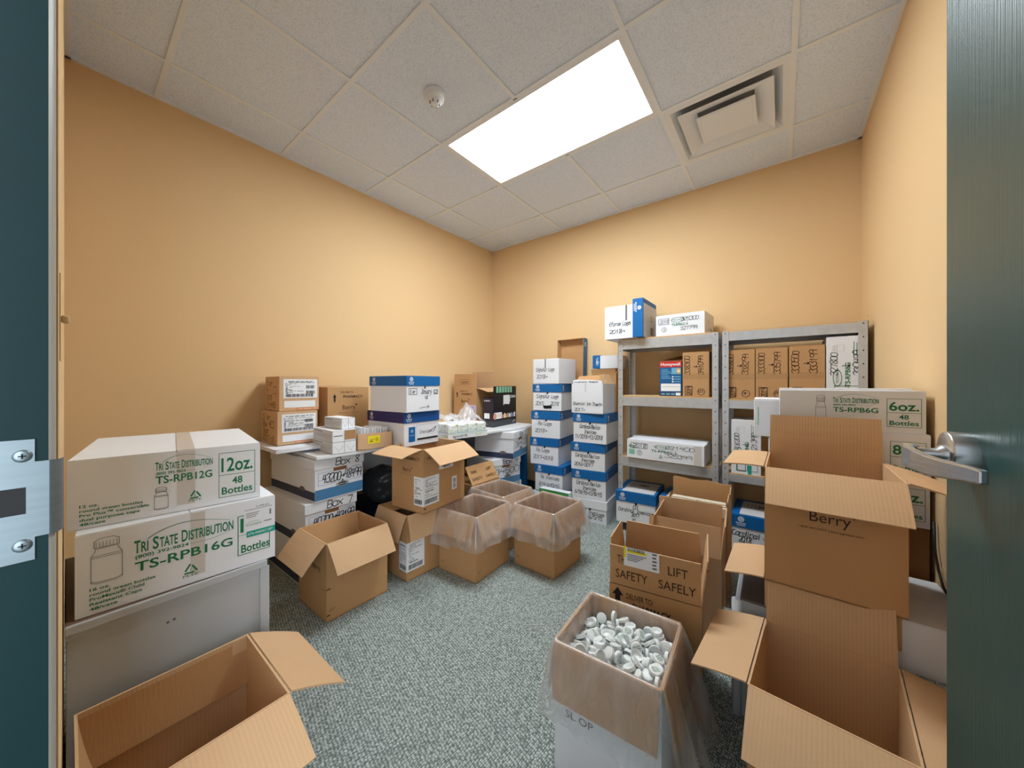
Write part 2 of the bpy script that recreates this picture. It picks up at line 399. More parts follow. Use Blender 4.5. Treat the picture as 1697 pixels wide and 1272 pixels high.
for dz in (.047, -.047):
    mb = MB(); mb.lathe([(.0065, 0), (.0065, .0008), (.004, .0016), (.0001, .0017)], 'steel_strike', 'x', (X, -.0285, zc+dz), 20)
    f = Fr((X+.0018, -.0285-.01, zc+dz-.01), (0, 1, 0), (0, 0, 1))
    mb.line(f, [(.0078, .01), (.0122, .01)], .0012, 'black_mat', .0002); mb.line(f, [(.01, .0078), (.01, .0122)], .0012, 'black_mat', .0002)
    mb.build('screw', sp)
# cove base
for nm, a in (('baseboard_left', (WX0, WX0+.006, WY0, WY1, 0, .10)), ('baseboard_back', (WX0, WX1, WY1-.006, WY1, 0, .10)), ('baseboard_right', (WX1-.006, WX1, WY0+.05, WY1, 0, .10))):
    mb = MB(); mb.box(*a, 'base_green'); mb.build(nm, kind='structure')

# ceiling: tiles in a white tee grid
GX, GY, T = -2.387, .916, .6096
xs = [WX0]+[GX+T*j for j in range(5)]+[WX1]; ys = [-.13, GY-T]+[GY+T*i for i in range(4)]+[WY1]
ys = [-.13, GY-T, GY, GY+T, GY+2*T, GY+3*T, WY1]
mb = MB(); hw = .0115
for i in range(len(xs)-1):
    for j in range(len(ys)-1):
        # openings for the lamp and the vent
        if j == 3 and i in (2, 3): continue
        if j == 4 and i == 4: continue
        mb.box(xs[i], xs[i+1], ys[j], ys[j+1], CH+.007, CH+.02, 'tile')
for x in xs[1:-1]:
    for ya, yb in (((ys[0], ys[3]), (ys[4], ys[-1])) if x == xs[3] else ((ys[0], ys[-1]),)): mb.box(x-hw, x+hw, ya, yb, CH, CH+.018, 'tee_white')
for y in ys[1:-1]:
    for i in range(len(xs)-1):
        if abs(y-ys[3]) < .001 or True: mb.box(xs[i]+hw, xs[i+1]-hw, y-hw, y+hw, CH+.0003, CH+.018, 'tee_white')
mb.box(WX0, WX0+.02, -.006, WY1, CH-.002, CH+.02, 'tee_white'); mb.box(WX1-.02, WX1, -.006, WY1, CH-.002, CH+.02, 'tee_white')
mb.box(WX0, WX1, WY1-.02, WY1, CH-.002, CH+.02, 'tee_white'); mb.box(WX0, WX1, -.006, .014, CH-.002, CH+.02, 'tee_white')
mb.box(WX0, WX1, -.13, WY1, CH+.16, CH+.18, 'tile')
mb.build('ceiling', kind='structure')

# recessed lamp
lx0, lx1, ly0, ly1 = xs[2]+hw, xs[4]-hw, ys[3]+hw, ys[4]-hw
t = thing('ceiling_light', 'large bright white rectangular light panel set in the tile ceiling', 'ceiling light', ((lx0+lx1)/2, (ly0+ly1)/2, CH))
W, D = (lx1-lx0)/2, (ly1-ly0)/2
mb = MB()
for a in ((-W, W, -D, -D+.022), (-W, W, D-.022, D), (-W, -W+.022, -D+.022, D-.022), (W-.022, W, -D+.022, D-.022)): mb.box(*a, .001, .05, 'white_metal')
mb.box(-W, W, -D, D, .05, .06, 'white_metal'); mb.build('frame', t)
mb = MB(); mb.box(-W+.022, W-.022, -D+.022, D-.022, .010, .016, 'lamp'); mb.build('diffuser', t)

# supply air vent
vx, vy = (xs[4]+xs[5])/2, (ys[4]+ys[5])/2
t = thing('air_vent', 'square white stepped air vent in the ceiling beside the light panel', 'air vent', (vx, vy, CH))
mb = MB(); S = T/2-hw
for a in ((-S, S, -S, -S+.03), (-S, S, S-.03, S), (-S, -S+.03, -S+.03, S-.03), (S-.03, S, -S+.03, S-.03)): mb.box(*a, 0, .02, 'vent_white')
def frus(m, a, z0, b, z1, mt):
    A = [(-a, -a, z0), (a, -a, z0), (a, a, z0), (-a, a, z0)]; B_ = [(-b, -b, z1), (b, -b, z1), (b, b, z1), (-b, b, z1)]
    m.add(A+B_, [(0, 1, 5, 4), (1, 2, 6, 5), (2, 3, 7, 6), (3, 0, 4, 7)], mt)
    m.add(A+B_, [(4, 5, 1, 0), (5, 6, 2, 1), (6, 7, 3, 2), (7, 4, 0, 3)], mt) if False else None
frus(mb, S-.03, 0, S-.075, .048, 'vent_white'); mb.box(-S+.07, S-.07, -S+.07, S-.07, .048, .053, 'vent_dark')
mb.build('vent_frame', t)
def ring(name, outer, zo, inner, zi, th):
    m = MB()
    for k in range(4):
        c, s_ = [(1, 0), (0, 1), (-1, 0), (0, -1)][k]
        rot = lambda x, y: (x*c-y*s_, x*s_+y*c)
        q = []
        for z_off in (0, th):
            q += [(*rot(-outer, -outer), zo+z_off), (*rot(outer, -outer), zo+z_off), (*rot(inner, -inner), zi+z_off), (*rot(-inner, -inner), zi+z_off)]
        m.hexa(q, 'vent_white')
    return m.build(name, t, bevel=.002)
ring('vent_cone', .228, -.012, .140, .024, .004)
m = MB(); m.box(-.125, .125, -.125, .125, -.004, .002, 'vent_white')
for k in range(4):
    c, s_ = [(1, 0), (0, 1), (-1, 0), (0, -1)][k]
    m.hexa([(x*c-y*s_, x*s_+y*c, z) for (x, y, z) in ((-.145, -.145, -.012), (.145, -.145, -.012), (.120, -.120, .0), (-.120, -.120, .0), (-.145, -.145, -.008), (.145, -.145, -.008), (.120, -.120, .004), (-.120, -.120, .004))], 'vent_white')
m.build('center_plate', t, bevel=.002)

# smoke detector
t = thing('smoke_detector', 'round white smoke detector on the ceiling tile', 'smoke detector', (-1.50, 1.24, CH+.007))
mb = MB(); mb.lathe([(.0001, 0), (.060, 0), (.060, -.012), (.056, -.016), (.0001, -.016)], 'white_metal'); mb.build('base', t)
mb = MB(); mb.lathe([(.052, -.016), (.050, -.030), (.043, -.036), (.036, -.038), (.035, -.046), (.0001, -.046)], 'white_metal')
mb.build('sensor_housing', t)
mb = MB(); mb.lathe([(.026, -.046), (.026, -.054), (.018, -.058), (.0001, -.058)], 'vent_white', n=6, smooth=False)
for k in range(6):
    a = k*math.pi/3; mb.tube([(.027*math.cos(a), .027*math.sin(a), -.045), (.024*math.cos(a), .024*math.sin(a), -.058)], .003, 'ink_grey', 6)
mb.build('sensor_cage', t)

# light switch on the front wall, seen from the side
t = thing('light_switch', 'small cream knob sticking out beside the door frame on the left', 'light switch', (-.80, WY0, 1.252))
mb = MB(); mb.box(-.035, .035, 0, .0012, -.058, .058, 'switch_cream'); mb.build('plate', t)
mb = MB(); mb.box(-.005, .005, .0012, .0090, -.006, .006, 'switch_cream'); mb.build('toggle', t, bevel=.003)

# door leaf, opened against the right wall
dl = bpy.data.objects.new('door_1', None); C.objects.link(dl); dl['kind'] = 'structure'
mb = MB(); mb.box(0, .045, 0, .925, .012, 2.13, 'door_green')
door = mb.build('door_1', bevel=.0015, kind='structure'); bpy.data.objects.remove(dl); door.name = 'door_1'
door.location = (.2705, 0, 0); door.rotation_euler = (0, 0, math.atan2(.0465, .925))
mb = MB(); hy, hz = .842, 1.055
mb.lathe([(.0315, 0), (.0315, -.024), (.030, -.0262), (.0001, -.0262)], 'steel', 'x', (0, hy, hz), 48)
mb.lathe([(.017, -.0262), (.016, -.031), (.0105, -.036), (.0100, -.056)], 'steel', 'x', (0, hy, hz-.006), 28)
rose = mb.build('door_handle', door, label='brushed steel door lever')
mb = MB(); path = []; zz = []; hh = []
for px, py, pz, ph in ((-.050, .012, -.006, .0105), (-.058, .013, -.007, .0130), (-.0655, .008, -.008, .0142), (-.067, -.004, -.010, .0145), (-.063, -.020, -.013, .0140), (-.054, -.042, -.017, .0128), (-.045, -.065, -.018, .0116), (-.038, -.090, -.017, .0104), (-.033, -.115, -.0155, .0095), (-.030, -.136, -.0145, .0088), (-.029, -.144, -.0142, .0078)):
    path.append((px, hy+(py*.84 if py < 0 else py))); zz.append(hz+pz); hh.append(ph*1.18)
vs_ = []; fs = []
for i, (px, py) in enumerate(path):
    a = path[max(i-1, 0)]; b = path[min(i+1, len(path)-1)]
    d = Vector((b[0]-a[0], b[1]-a[1])).normalized(); q = Vector((-d.y, d.x))*.0050
    for (sx, sz) in ((1, -1), (1, 1), (-1, 1), (-1, -1)):
        vs_.append((px+q.x*sx, py+q.y*sx, zz[i]+sz*hh[i]))
for i in range(len(path)-1):
    for k in range(4): fs.append((i*4+k, i*4+(k+1) % 4, i*4+4+(k+1) % 4, i*4+4+k))
fs += [(3, 2, 1, 0), tuple(4*(len(path)-1)+k for k in range(4))]
mb.add(vs_, fs, 'steel'); mb.build('lever', rose, bevel=.0028)

# ---------------------------------------------------------------- carton builders
def open_carton(name, label, loc, rz, w, d, h, flaps, mt='cardboard', group=None, body_print=None, flap_print=None, cat='cardboard box', inner=None):
    """flaps: side -> (angle from upright, reach[, taper]); 90 lies outwards, 160 hangs down, negative leans inwards"""
    t = thing(name, label, cat, loc, rz, group); th = .005; inner = inner or ('cardboard_pale' if mt == 'cardboard' else mt)
    mb = MB(); F = faces(w, d, h)
    X0, X1, Y0, Y1 = -w/2, w/2, -d/2, d/2
    mb.box(X0, X1, Y0, Y1, 0, th, mt)
    # four walls, outside and inside skins
    def skin(a, z0, z1, m, flip):
        p = [(X0+a, Y0+a), (X1-a, Y0+a), (X1-a, Y1-a), (X0+a, Y1-a)]
        for k in range(4):
            (xa, ya), (xb, yb) = p[k], p[(k+1) % 4]
            q = [(xa, ya, z0), (xb, yb, z0), (xb, yb, z1), (xa, ya, z1)]
            mb.add(q, [(3, 2, 1, 0) if flip else (0, 1, 2, 3)], m+'_'+'xy'[k % 2] if flip and m+'_x' in MATS else m)
    skin(0, 0, h, mt, False); skin(th, th, h, inner, True)
    p0 = [(X0, Y0), (X1, Y0), (X1, Y1), (X0, Y1)]; p1 = [(X0+th, Y0+th), (X1-th, Y0+th), (X1-th, Y1-th), (X0+th, Y1-th)]
    for k in range(4):
        a, b, c, e = p0[k], p0[(k+1) % 4], p1[(k+1) % 4], p1[k]
        mb.add([(*a, h), (*b, h), (*c, h), (*e, h)], [(0, 1, 2, 3)], inner)
    # joint seam on an inside corner
    mb.box(X0+th, X0+th+.0015, Y1-th-.035, Y1-th, th, h-.002, inner)
    if body_print: body_print(mb, F, w, d, h)
    mb.build('body', t)
    for side, spec in flaps.items():
        ang, reach = spec[0], spec[1]; taper = spec[2] if len(spec) > 2 else 0.0; bend = spec[3] if len(spec) > 3 else 10
        fr = F[side]; L = FLAT[side](w, d)
        base = fr.o + fr.v*h
        N = 4; vs_ = []; fs = []; pos = Vector((0, 0)); pts = [pos.copy()]
        for i in range(N):
            a = R(ang + bend*((i+.5)/N-.5)); pos = pos + Vector((math.sin(a), math.cos(a)))*reach/N; pts.append(pos.copy())
        tk = .004
        for i, p in enumerate(pts):
            a = R(ang + bend*(min(max(i, .5), N-.5)/N-.5))
            out = Vector((math.cos(a), -math.sin(a)))     # face that was the outside of the box
            ins = .003 + taper*i/N
            for (sgn) in (1, -1):
                q = p + out*tk*.5*sgn
                for u in (ins, L-ins):
                    vs_.append(base + fr.u*u + fr.n*(q.x+ (0.0025 if ang > 30 else -.0025 if ang < -30 else -.002)) + fr.v*q.y)
        for i in range(N):
            b = 4*i; c = b+4
            fs += [(b, b+1, c+1, c), (b+2, c+2, c+3, b+3), (b, c, c+2, b+2), (b+1, b+3, c+3, c+1)]
        fs += [(0, 2, 3, 1), (4*N, 4*N+1, 4*N+3, 4*N+2)]
        m2 = MB(); outs = [f for k, f in enumerate(fs[:-2]) if k % 4 == 0]; rest = [f for k, f in enumerate(fs) if not (k < 4*N and k % 4 == 0)]
        m2.add(vs_, outs, mt); m2.add(vs_, rest, inner+('_x' if side in 'FB' else '_y') if inner+'_x' in MATS else inner)
        if flap_print and side in flap_print:
            a = R(ang); org = base + fr.n*(-.002 + tk*.5*math.cos(a)) - fr.v*tk*.5*math.sin(a)
            ff = Fr(org, fr.u, fr.n*math.sin(a)+fr.v*math.cos(a)); flap_print[side](m2, ff, L, reach)
        m2.build('flap', t)
    return t

def label_bits(mb, fr, u0, v0, w, h, seed=1, ink='ink_grey', bars=True):
    """rows of fine print and bar codes on a white label"""
    rs = random.Random(seed)
    mb.rect(fr, u0, u0+w, v0, v0+h, 'white_paper', .0012)
    y = v0+h*.90
    while y > v0+h*.30:
        x = u0+w*(.08+rs.random()*.12); hh = h*rs.choice((.018, .022, .035))
        while x < u0+w*.85:
            l = w*(.05+rs.random()*.16); mb.rect(fr, x, min(x+l, u0+w*.93), y-hh, y, ink, .0018); x += l+w*.03
            if rs.random() < .3: break
        y -= h*(.05+rs.random()*.03)
    if bars:
        for (b0, b1) in ((.06, .22),):
            x = u0+w*.1
            while x < u0+w*.88:
                l = w*(.008+rs.random()*.022); mb.rect(fr, x, x+l, v0+h*b0, v0+h*b1, 'ink_black', .0018); x += l+w*(.008+rs.random()*.014)
def barcode(mb, fr, u0, u1, v0, v1, seed, vertical=False):
    rs = random.Random(seed); n = 16; a, b = (v0, v1) if vertical else (u0, u1); x = a; W = (b-a)/n
    while x < b-W*.5:
        l = W*(.25+rs.random()*.6)
        if vertical: mb.rect(fr, u0, u1, x, min(x+l, b), 'ink_black', .0018)
        else: mb.rect(fr, x, min(x+l, b), v0, v1, 'ink_black', .0018)
        x += l+W*(.25+rs.random()*.4)

def berry_print(mb, fr, W, h, full=True, scale=1.0, top=.58, arrow=True):
    k = scale*W/.31
    if full:
        mb.text(fr, 'DELIVER TO:', W*.30, h*.895, .016*k, 'ink_brown', w=.10*k); mb.text(fr, 'PHARMACY', W*.36, h*.81, .020*k, 'ink_brown', w=.15*k, bold=True)
        if arrow: up_arrow(mb, fr, W*.16, h*.72, .022*k, .065*k)
    mb.text(fr, 'Berry', W*.5, h*top, .034*k, 'ink_brown', w=.098*k, align='c')
    star(mb, fr, W*.5+.056*k, h*top+.034*k, .008*k)
    mb.text(fr, '1.800.767.5377 | berryglobal.com', W*.5, h*top-.026*k, .0065*k, 'ink_brown', w=.155*k, align='c')
def star(mb, fr, u, v, r):
    for k in range(4):
        a = k*math.pi/2; mb.line(fr, [(u+math.cos(a)*r*.3, v+math.sin(a)*r*.3), (u+math.cos(a)*r, v+math.sin(a)*r)], r*.35, 'ink_brown')
    for k in range(4):
        a = k*math.pi/2+math.pi/4; mb.line(fr, [(u+math.cos(a)*r*.45, v+math.sin(a)*r*.45), (u+math.cos(a)*r*.8, v+math.sin(a)*r*.8)], r*.35, 'ink_brown')
def up_arrow(mb, fr, u, v, w, h, mt='ink_black'):
    mb.rect(fr, u-w*.28, u+w*.28, v+h*.16, v+h*.68, mt)
    mb.add([fr.p(u-w*.6, v+h*.66), fr.p(u+w*.6, v+h*.66), fr.p(u, v+h)], [(0, 1, 2)], mt)
    mb.text(fr, 'UP', u, v, h*.11, mt, w=w*.5, align='c')

def closed_box(name, label, loc, rz, w, d, h, mt, group=None, prints=None, tape=None, seam=True, cat='cardboard box', bev=.003, loose=0):
    t = thing(name, label, cat, loc, rz, group)
    mb = MB(); mb.box(-w/2, w/2, -d/2, d/2, 0, h, mt); F = faces(w, d, h)
    if prints: prints(mb, F, w, d, h)
    mb.build('body', t, bevel=bev)
    # the two top flaps meeting in the middle
    m2 = MB()
    if seam == 'y':
        m2.box(-w/2+.001, -.0012, -d/2+.001, d/2-.001, h+.0003, h+.004, mt); m2.build('flap', t)
        m2 = MB(); m2.box(.0012, w/2-.001, -d/2+.001, d/2-.001, h+.0003, h+.004+loose, mt); m2.build('flap', t)
    elif seam:
        m2.box(-w/2+.001, w/2-.001, -d/2+.001, -.0012, h+.0003, h+.004, mt); m2.build('flap', t)
        m2 = MB(); m2.box(-w/2+.001, w/2-.001, .0012, d/2-.001, h+.0003, h+.004+loose, mt); m2.build('flap', t)
    if tape:
        m3 = MB(); tape(m3, F, w, d, h); m3.build('packing_tape', t)
    return t
def recycle(mb, fr, u, v, s, mt='ink_green'):
    for k in range(3):
        a0 = R(90+120*k); a1 = R(90+120*(k+1))
        A = (u+s*math.cos(a0), v+s*math.sin(a0)); B_ = (u+s*math.cos(a1), v+s*math.sin(a1))
        L = lambda q: (A[0]*(1-q)+B_[0]*q, A[1]*(1-q)+B_[1]*q)
        mb.line(fr, [L(.10), L(.72)], s*.26, mt)
    mb.text(fr, '1', u, v-s*.22, s*.5, mt, align='c'); mb.text(fr, 'PETE', u, v-s*1.15, s*.42, mt, align='c', w=s*1.9)
def bottle_art(mb, fr, u, v, w, h, mt='ink_grey', t=.0011):
    P = lambda a, b: (u+a*w, v+b*h)
    mb.line(fr, [P(0, .04), P(0, .62), P(.12, .72), P(.14, .78), P(.86, .78), P(.88, .72), P(1, .62), P(1, .04)], t, mt)
    mb.line(fr, [P(0, .04), P(.2, 0), P(.8, 0), P(1, .04)], t, mt); mb.line(fr, [P(0, .62), P(1, .62)], t, mt); mb.line(fr, [P(.03, .58), P(.97, .58)], t, mt)
    mb.line(fr, [P(0, .07), P(.2, .03), P(.8, .03), P(1, .07)], t, mt)
    mb.line(fr, [P(.1, .80), P(.1, .95), P(.3, 1), P(.7, 1), P(.9, .95), P(.9, .80), P(.1, .80)], t, mt)
    for k in range(7): mb.line(fr, [P(.16+k*.11, .81), P(.16+k*.11, .93)], t*.7, mt)
def tri_logo(mb, fr, u, v, w, code, H, mt='ink_green', cap=.12, gap=.23):
    """the distributor's heading, its phone number and the product code; v is the base line of the heading, H the face height"""
    h = H*cap; x = u
    for word, f0, f1, k in (('T', 0, .055, 1.2), ('RI', .062, .125, 1), ('S', .165, .22, 1.2), ('TATE', .228, .40, 1), ('D', .44, .50, 1.2), ('ISTRIBUTION', .51, 1.0, 1)):
        mb.text(fr, word, u+w*f0, v, h*k*.9, mt, w=w*(f1-f0), bold=True)
    n = 26
    pts = [(u+w*.12+w*.84*k/n, v+h*1.0+h*.75*math.sin(math.pi*(k/n)**.8)) for k in range(n+1)]
    for a, b in zip(pts[:-1], pts[1:]): mb.line(fr, [a, b], w*.010*(1-.6*pts.index(a)/n), mt)
    pts = [(u+w*(.52+.46*k/14), v-H*.055-H*.012*math.sin(math.pi*k/14)+H*.06*(k/14)**3) for k in range(15)]
    mb.line(fr, pts, w*.004, mt)
    mb.text(fr, '(800) 392-9824', u+w*.01, v-H*.075, H*.045, mt, w=w*.50, bold=True)
    mb.text(fr, code, u+w*.005, v-H*gap, H*.125, mt, w=w*.985, bold=True)
def oz_frame(mb, fr, u0, u1, v0, v1, oz, mt='ink_green'):
    t = (u1-u0)*.016; mb.outline(fr, u0, u1, v0, v1, t, mt); vm = v0+(v1-v0)*.50; mb.rect(fr, u0, u1, vm-t/2, vm+t/2, mt)
    mb.text(fr, oz, (u0+u1)/2, vm+(v1-v0)*.08, (v1-v0)*.31, mt, w=(u1-u0)*.86, bold=True, align='c')
    mb.text(fr, '48', (u0+u1)/2, v0+(v1-v0)*.28, (v1-v0)*.16, mt, w=(u1-u0)*.28, bold=True, align='c')
    mb.text(fr, 'Bottles', (u0+u1)/2, v0+(v1-v0)*.07, (v1-v0)*.16, mt, w=(u1-u0)*.84, bold=True, align='c')

# ---------------------------------------------------------------- cabinet and the two bottle cartons by the door
t = thing('filing_cabinet', 'grey metal cabinet under the two white bottle boxes', 'cabinet', (-1.62, .205, 0))
mb = MB(); CZ = .575
mb.box(-.265, .258, -.206, .205, .02, CZ-.006, 'cabinet_grey'); mb.build('body', t, bevel=.002)
mb = MB(); mb.box(-.27, .262, -.208, .20, CZ-.006, CZ, 'cabinet_top'); mb.box(.262, .272, -.208, .205, CZ-.020, CZ+.0015, 'cabinet_grey'); mb.build('top', t, bevel=.002)
mb = MB(); mb.box(.258, .268, .186, .212, 0, CZ-.021, 'cabinet_grey'); mb.build('corner_post', t, bevel=.002)
mb = MB(); mb.box(.258, .2655, -.207, .185, CZ-.034, CZ-.0205, 'cabinet_grey')
for (a, b) in ((.02, -.075), (.033, -.073)): mb.lathe([(.0035, 0), (.003, .0006), (.0001, .0006)], 'ink_grey', 'x', (.2585, a-.05, CZ-.02+b+.01), 10)
mb.build('side_rail', t)

def p16(mb, F, w, d, h):
    f = F['R']; W = d
    bottle_art(mb, f, W*.06, h*.37, W*.125, h*.56)
    tri_logo(mb, f, W*.235, h*.63, W*.50, 'TS-RPB16G', h, cap=.155, gap=.245)
    for k, s in enumerate(('16 oz.', 'round green bottles', 'ProMaxx\u00ae Child', 'Resistant Caps', '48/case')):
        mb.text(f, s, W*.055, h*(.295-.060*k), h*.038, 'ink_green', bold=True, w=W*(.08, .275, .225, .215, .11)[k])
    recycle(mb, f, W*.50, h*.20, h*.085)
    u0, u1, v0, v1 = W*.76, W*.965, h*.18, h*.80
    mb.outline(f, u0, u1, v0, v1, .0022, 'ink_green'); mb.rect(f, u0, u0+.035, h*.49, h*.495, 'ink_green')
    mb.text(f, '1', u0+.007, h*.54, h*.22, 'ink_green', bold=True); mb.text(f, 'Bottles', u0+.009, h*.215, h*.125, 'ink_green', w=(u1-u0)*.88, bold=True)
t = closed_box('carton', 'white carton marked 16 oz. with a teal tape strip, resting on the grey cabinet', (-1.365-.275, .236, CZ+.002), -2.7, .55, .422, .203, 'white_board', 'bottle cartons by the door', p16, seam=True)
f = faces(.55, .422, .203)['R']
mb = MB(); u0 = .422*.80; mb.rect(f, u0, .422*.985, .105, .192, 'white_board', .0014)
mb.text(f, 'TS RPB16G', u0+.03, .180, .0055, 'ink_black', w=.036, off=.002); mb.outline(f, u0+.002, .413, .175, .1765, .0008, 'ink_grey', .002)
for k in range(3): mb.rect(f, u0+.005, u0+.04-.004*k, .163-.006*k, .165-.006*k, 'ink_grey', .002)
mb.text(f, 'TRI STATE DISTRIBUTION', u0+.004, .124, .007, 'ink_green', w=.042, off=.002); mb.line(f, [(u0+.006, .134), (u0+.02, .138), (u0+.04, .136)], .0008, 'ink_green', .002)
barcode(mb, f, u0+.052, u0+.074, .127, .131, 3); barcode(mb, f, u0+.068, u0+.073, .148, .166, 4, True)
mb.rect(f, u0+.006, .4215, .088, .107, 'teal_tape', .0016)
mb.text(f, 'ATTN: PHARMACY DEPT', u0+.009, .0935, .0082, 'ink_white', w=.069, off=.0022)
mb.build('address_label', t)
mb = MB(); mb.rect(f, .211, .243, .02, .2035, 'tape_clear', .0004); mb.build('packing_tape', t)
def p12(mb, F, w, d, h):
    f = F['R']; W = d
    bottle_art(mb, f, W*.385, h*.09, W*.07, h*.36)
    tri_logo(mb, f, W*.39, h*.73, W*.31, 'TS-RPB12G', h, cap=.125, gap=.22)
    recycle(mb, f, W*.60, h*.23, h*.085)
    oz_frame(mb, f, W*.735, W*.965, h*.10, h*.90, '12oz.')
    for k, s in enumerate(('12 oz.', 'round green bottles', 'Pro Plus\u2122 convertible', 'dual purpose caps', '48/case')):
        mb.text(f, s, W*.05, h*(.31-.066*k), h*.042, 'ink_green', bold=True, w=W*(.08, .28, .31, .265, .11)[k])
def tp12(mb, F, w, d, h):
    mb.rect(F['R'], d*.5, d*.6, h*.10, h, 'tape_clear', .0004); mb.box(-w/2, w/2, -.0, .04, h+.0042, h+.0046, 'tape_clear'); 
closed_box('carton', 'white carton marked 12oz. stacked on the 16 oz. carton by the door', (-1.655, .233, CZ+.2105), -7.7, .515, .40, .175, 'white_board', 'bottle cartons by the door', p12, tp12, seam=True)

# ---------------------------------------------------------------- open brown cartons on the floor, left side
def hem(mb, F, w, d, h):
    for s in 'FR':
        f = F[s]; L = FLAT[s](w, d); mb.text(f, 'PAPERBOARD', .015, .055, .005, 'ink_brown', w=.03); mb.text(f, 'RECYCLE', .015, .046, .005, 'ink_brown', w=.022)
open_carton('carton', 'open brown carton at the bottom left corner, in front of the grey cabinet', (-1.14, .178, 0), 0, .335, .335, .385,
            {'B': (118, .155, .004), 'R': (112, .16), 'L': (-174, .14), 'F': (-170, .15)}, 'cardboard', 'open brown cartons')
def pg1(mb, F, w, d, h):
    hem(mb, F, w, d, h); mb.rect(F['F'], w*.84, w*.98, h*.40, h*.405, 'ink_brown')
    mb.text(F['F'], 'Berry', w*.66, h*.60, .030, 'ink_brown', w=.09, align='c')
    mb.rect(F['R'], .0, .02, h*.41, h*.425, 'ink_brown'); mb.rect(F['R'], .002, .018, .03, .036, 'ink_brown')
open_carton('carton', 'empty open brown carton standing alone on the carpet before the white file boxes', (-1.896, .936, 0), .4, .314, .331, .382,
            {'F': (138, .155, .006), 'R': (144, .155, .006), 'B': (-172, .15), 'L': (-158, .13)}, 'cardboard', 'open brown cartons', pg1)
def pg3(mb, F, w, d, h): hem(mb, F, w, d, h)
mb = MB(); mb.box(-.148, .10, .0, .004, .006, .300, 'cardboard_pale'); mb.box(.10, .104, .0, .13, .006, .300, 'cardboard_pale')
o = mb.build('divider'); o.location = (-1.896, .936, 0); o.rotation_euler = (0, 0, R(78)); tag(o, 'folded cardboard divider standing inside the lone open carton', 'cardboard divider')
c3 = open_carton('carton', 'open brown carton on the floor with another carton standing in its mouth', (-1.876, 1.386, 0), -1.5, .307, .325, .386,
            {'F': (160, .15, .004), 'R': (170, .15, .004), 'B': (-100, .15), 'L': (-92, .15)}, 'cardboard', 'open brown cartons', pg3)
def corner_label(t, w, d, u0f, u1r, v0, v1, seed):
    """one sheet folded round the near vertical edge"""
    F = faces(w, d, .4); mb = MB()
    label_bits(mb, F['F'], w-u0f, v0, u0f+.0012, v1-v0, seed); label_bits(mb, F['R'], -.0012, v0, u1r, v1-v0, seed+1)
    mb.text(F['F'], 'PHAR-146', w-u0f*.86, v1-.018, .007, 'ink_black', w=u0f*.6, off=.002); mb.text(F['R'], 'PHAR-146', u1r*.25, v1-.018, .007, 'ink_black', w=u1r*.5, off=.002)
    return mb.build('shipping_label', t, label='white shipping label folded round the corner')
corner_label(c3, .307, .325, .075, .125, .055, .225, 5)
def pg2(mb, F, w, d, h):
    hem(mb, F, w, d, h); berry_print(mb, F['F'], w, h, False, .8, .62); mb.text(F['F'], 'PHARMACY', w*.36, h*.81, .020, 'ink_brown', w=.15, bold=True); mb.text(F['R'], 'DELIVER TO', .03, h*.83, .016, 'ink_brown', w=.12)
    mb.rect(F['R'], .004, .022, .026, .033, 'ink_brown')
c2 = open_carton('carton', 'open brown carton with white labels, standing on another carton before the table', (-1.816, 1.457, .3905), 4.9, .281, .367, .382,
            {'F': (101, .15, .004), 'R': (122, .15, .004), 'B': (150, .14), 'L': (-165, .12)}, 'cardboard', 'open brown cartons', pg2)
corner_label(c2, .281, .367, .078, .13, .045, .215, 9)
f = faces(.281, .367, .382)['R']; mb = MB(); label_bits(mb, f, .13, .238, .125, .03, 3, bars=False); barcode(mb, f, .165, .225, .244, .262, 8); mb.build('shipping_label', c2)
mb = MB(); mb.rect(f, .245, .29, .085, .17, 'white_paper', .0012); barcode(mb, f, .255, .28, .095, .16, 12, True); mb.build('barcode_sticker', c2)

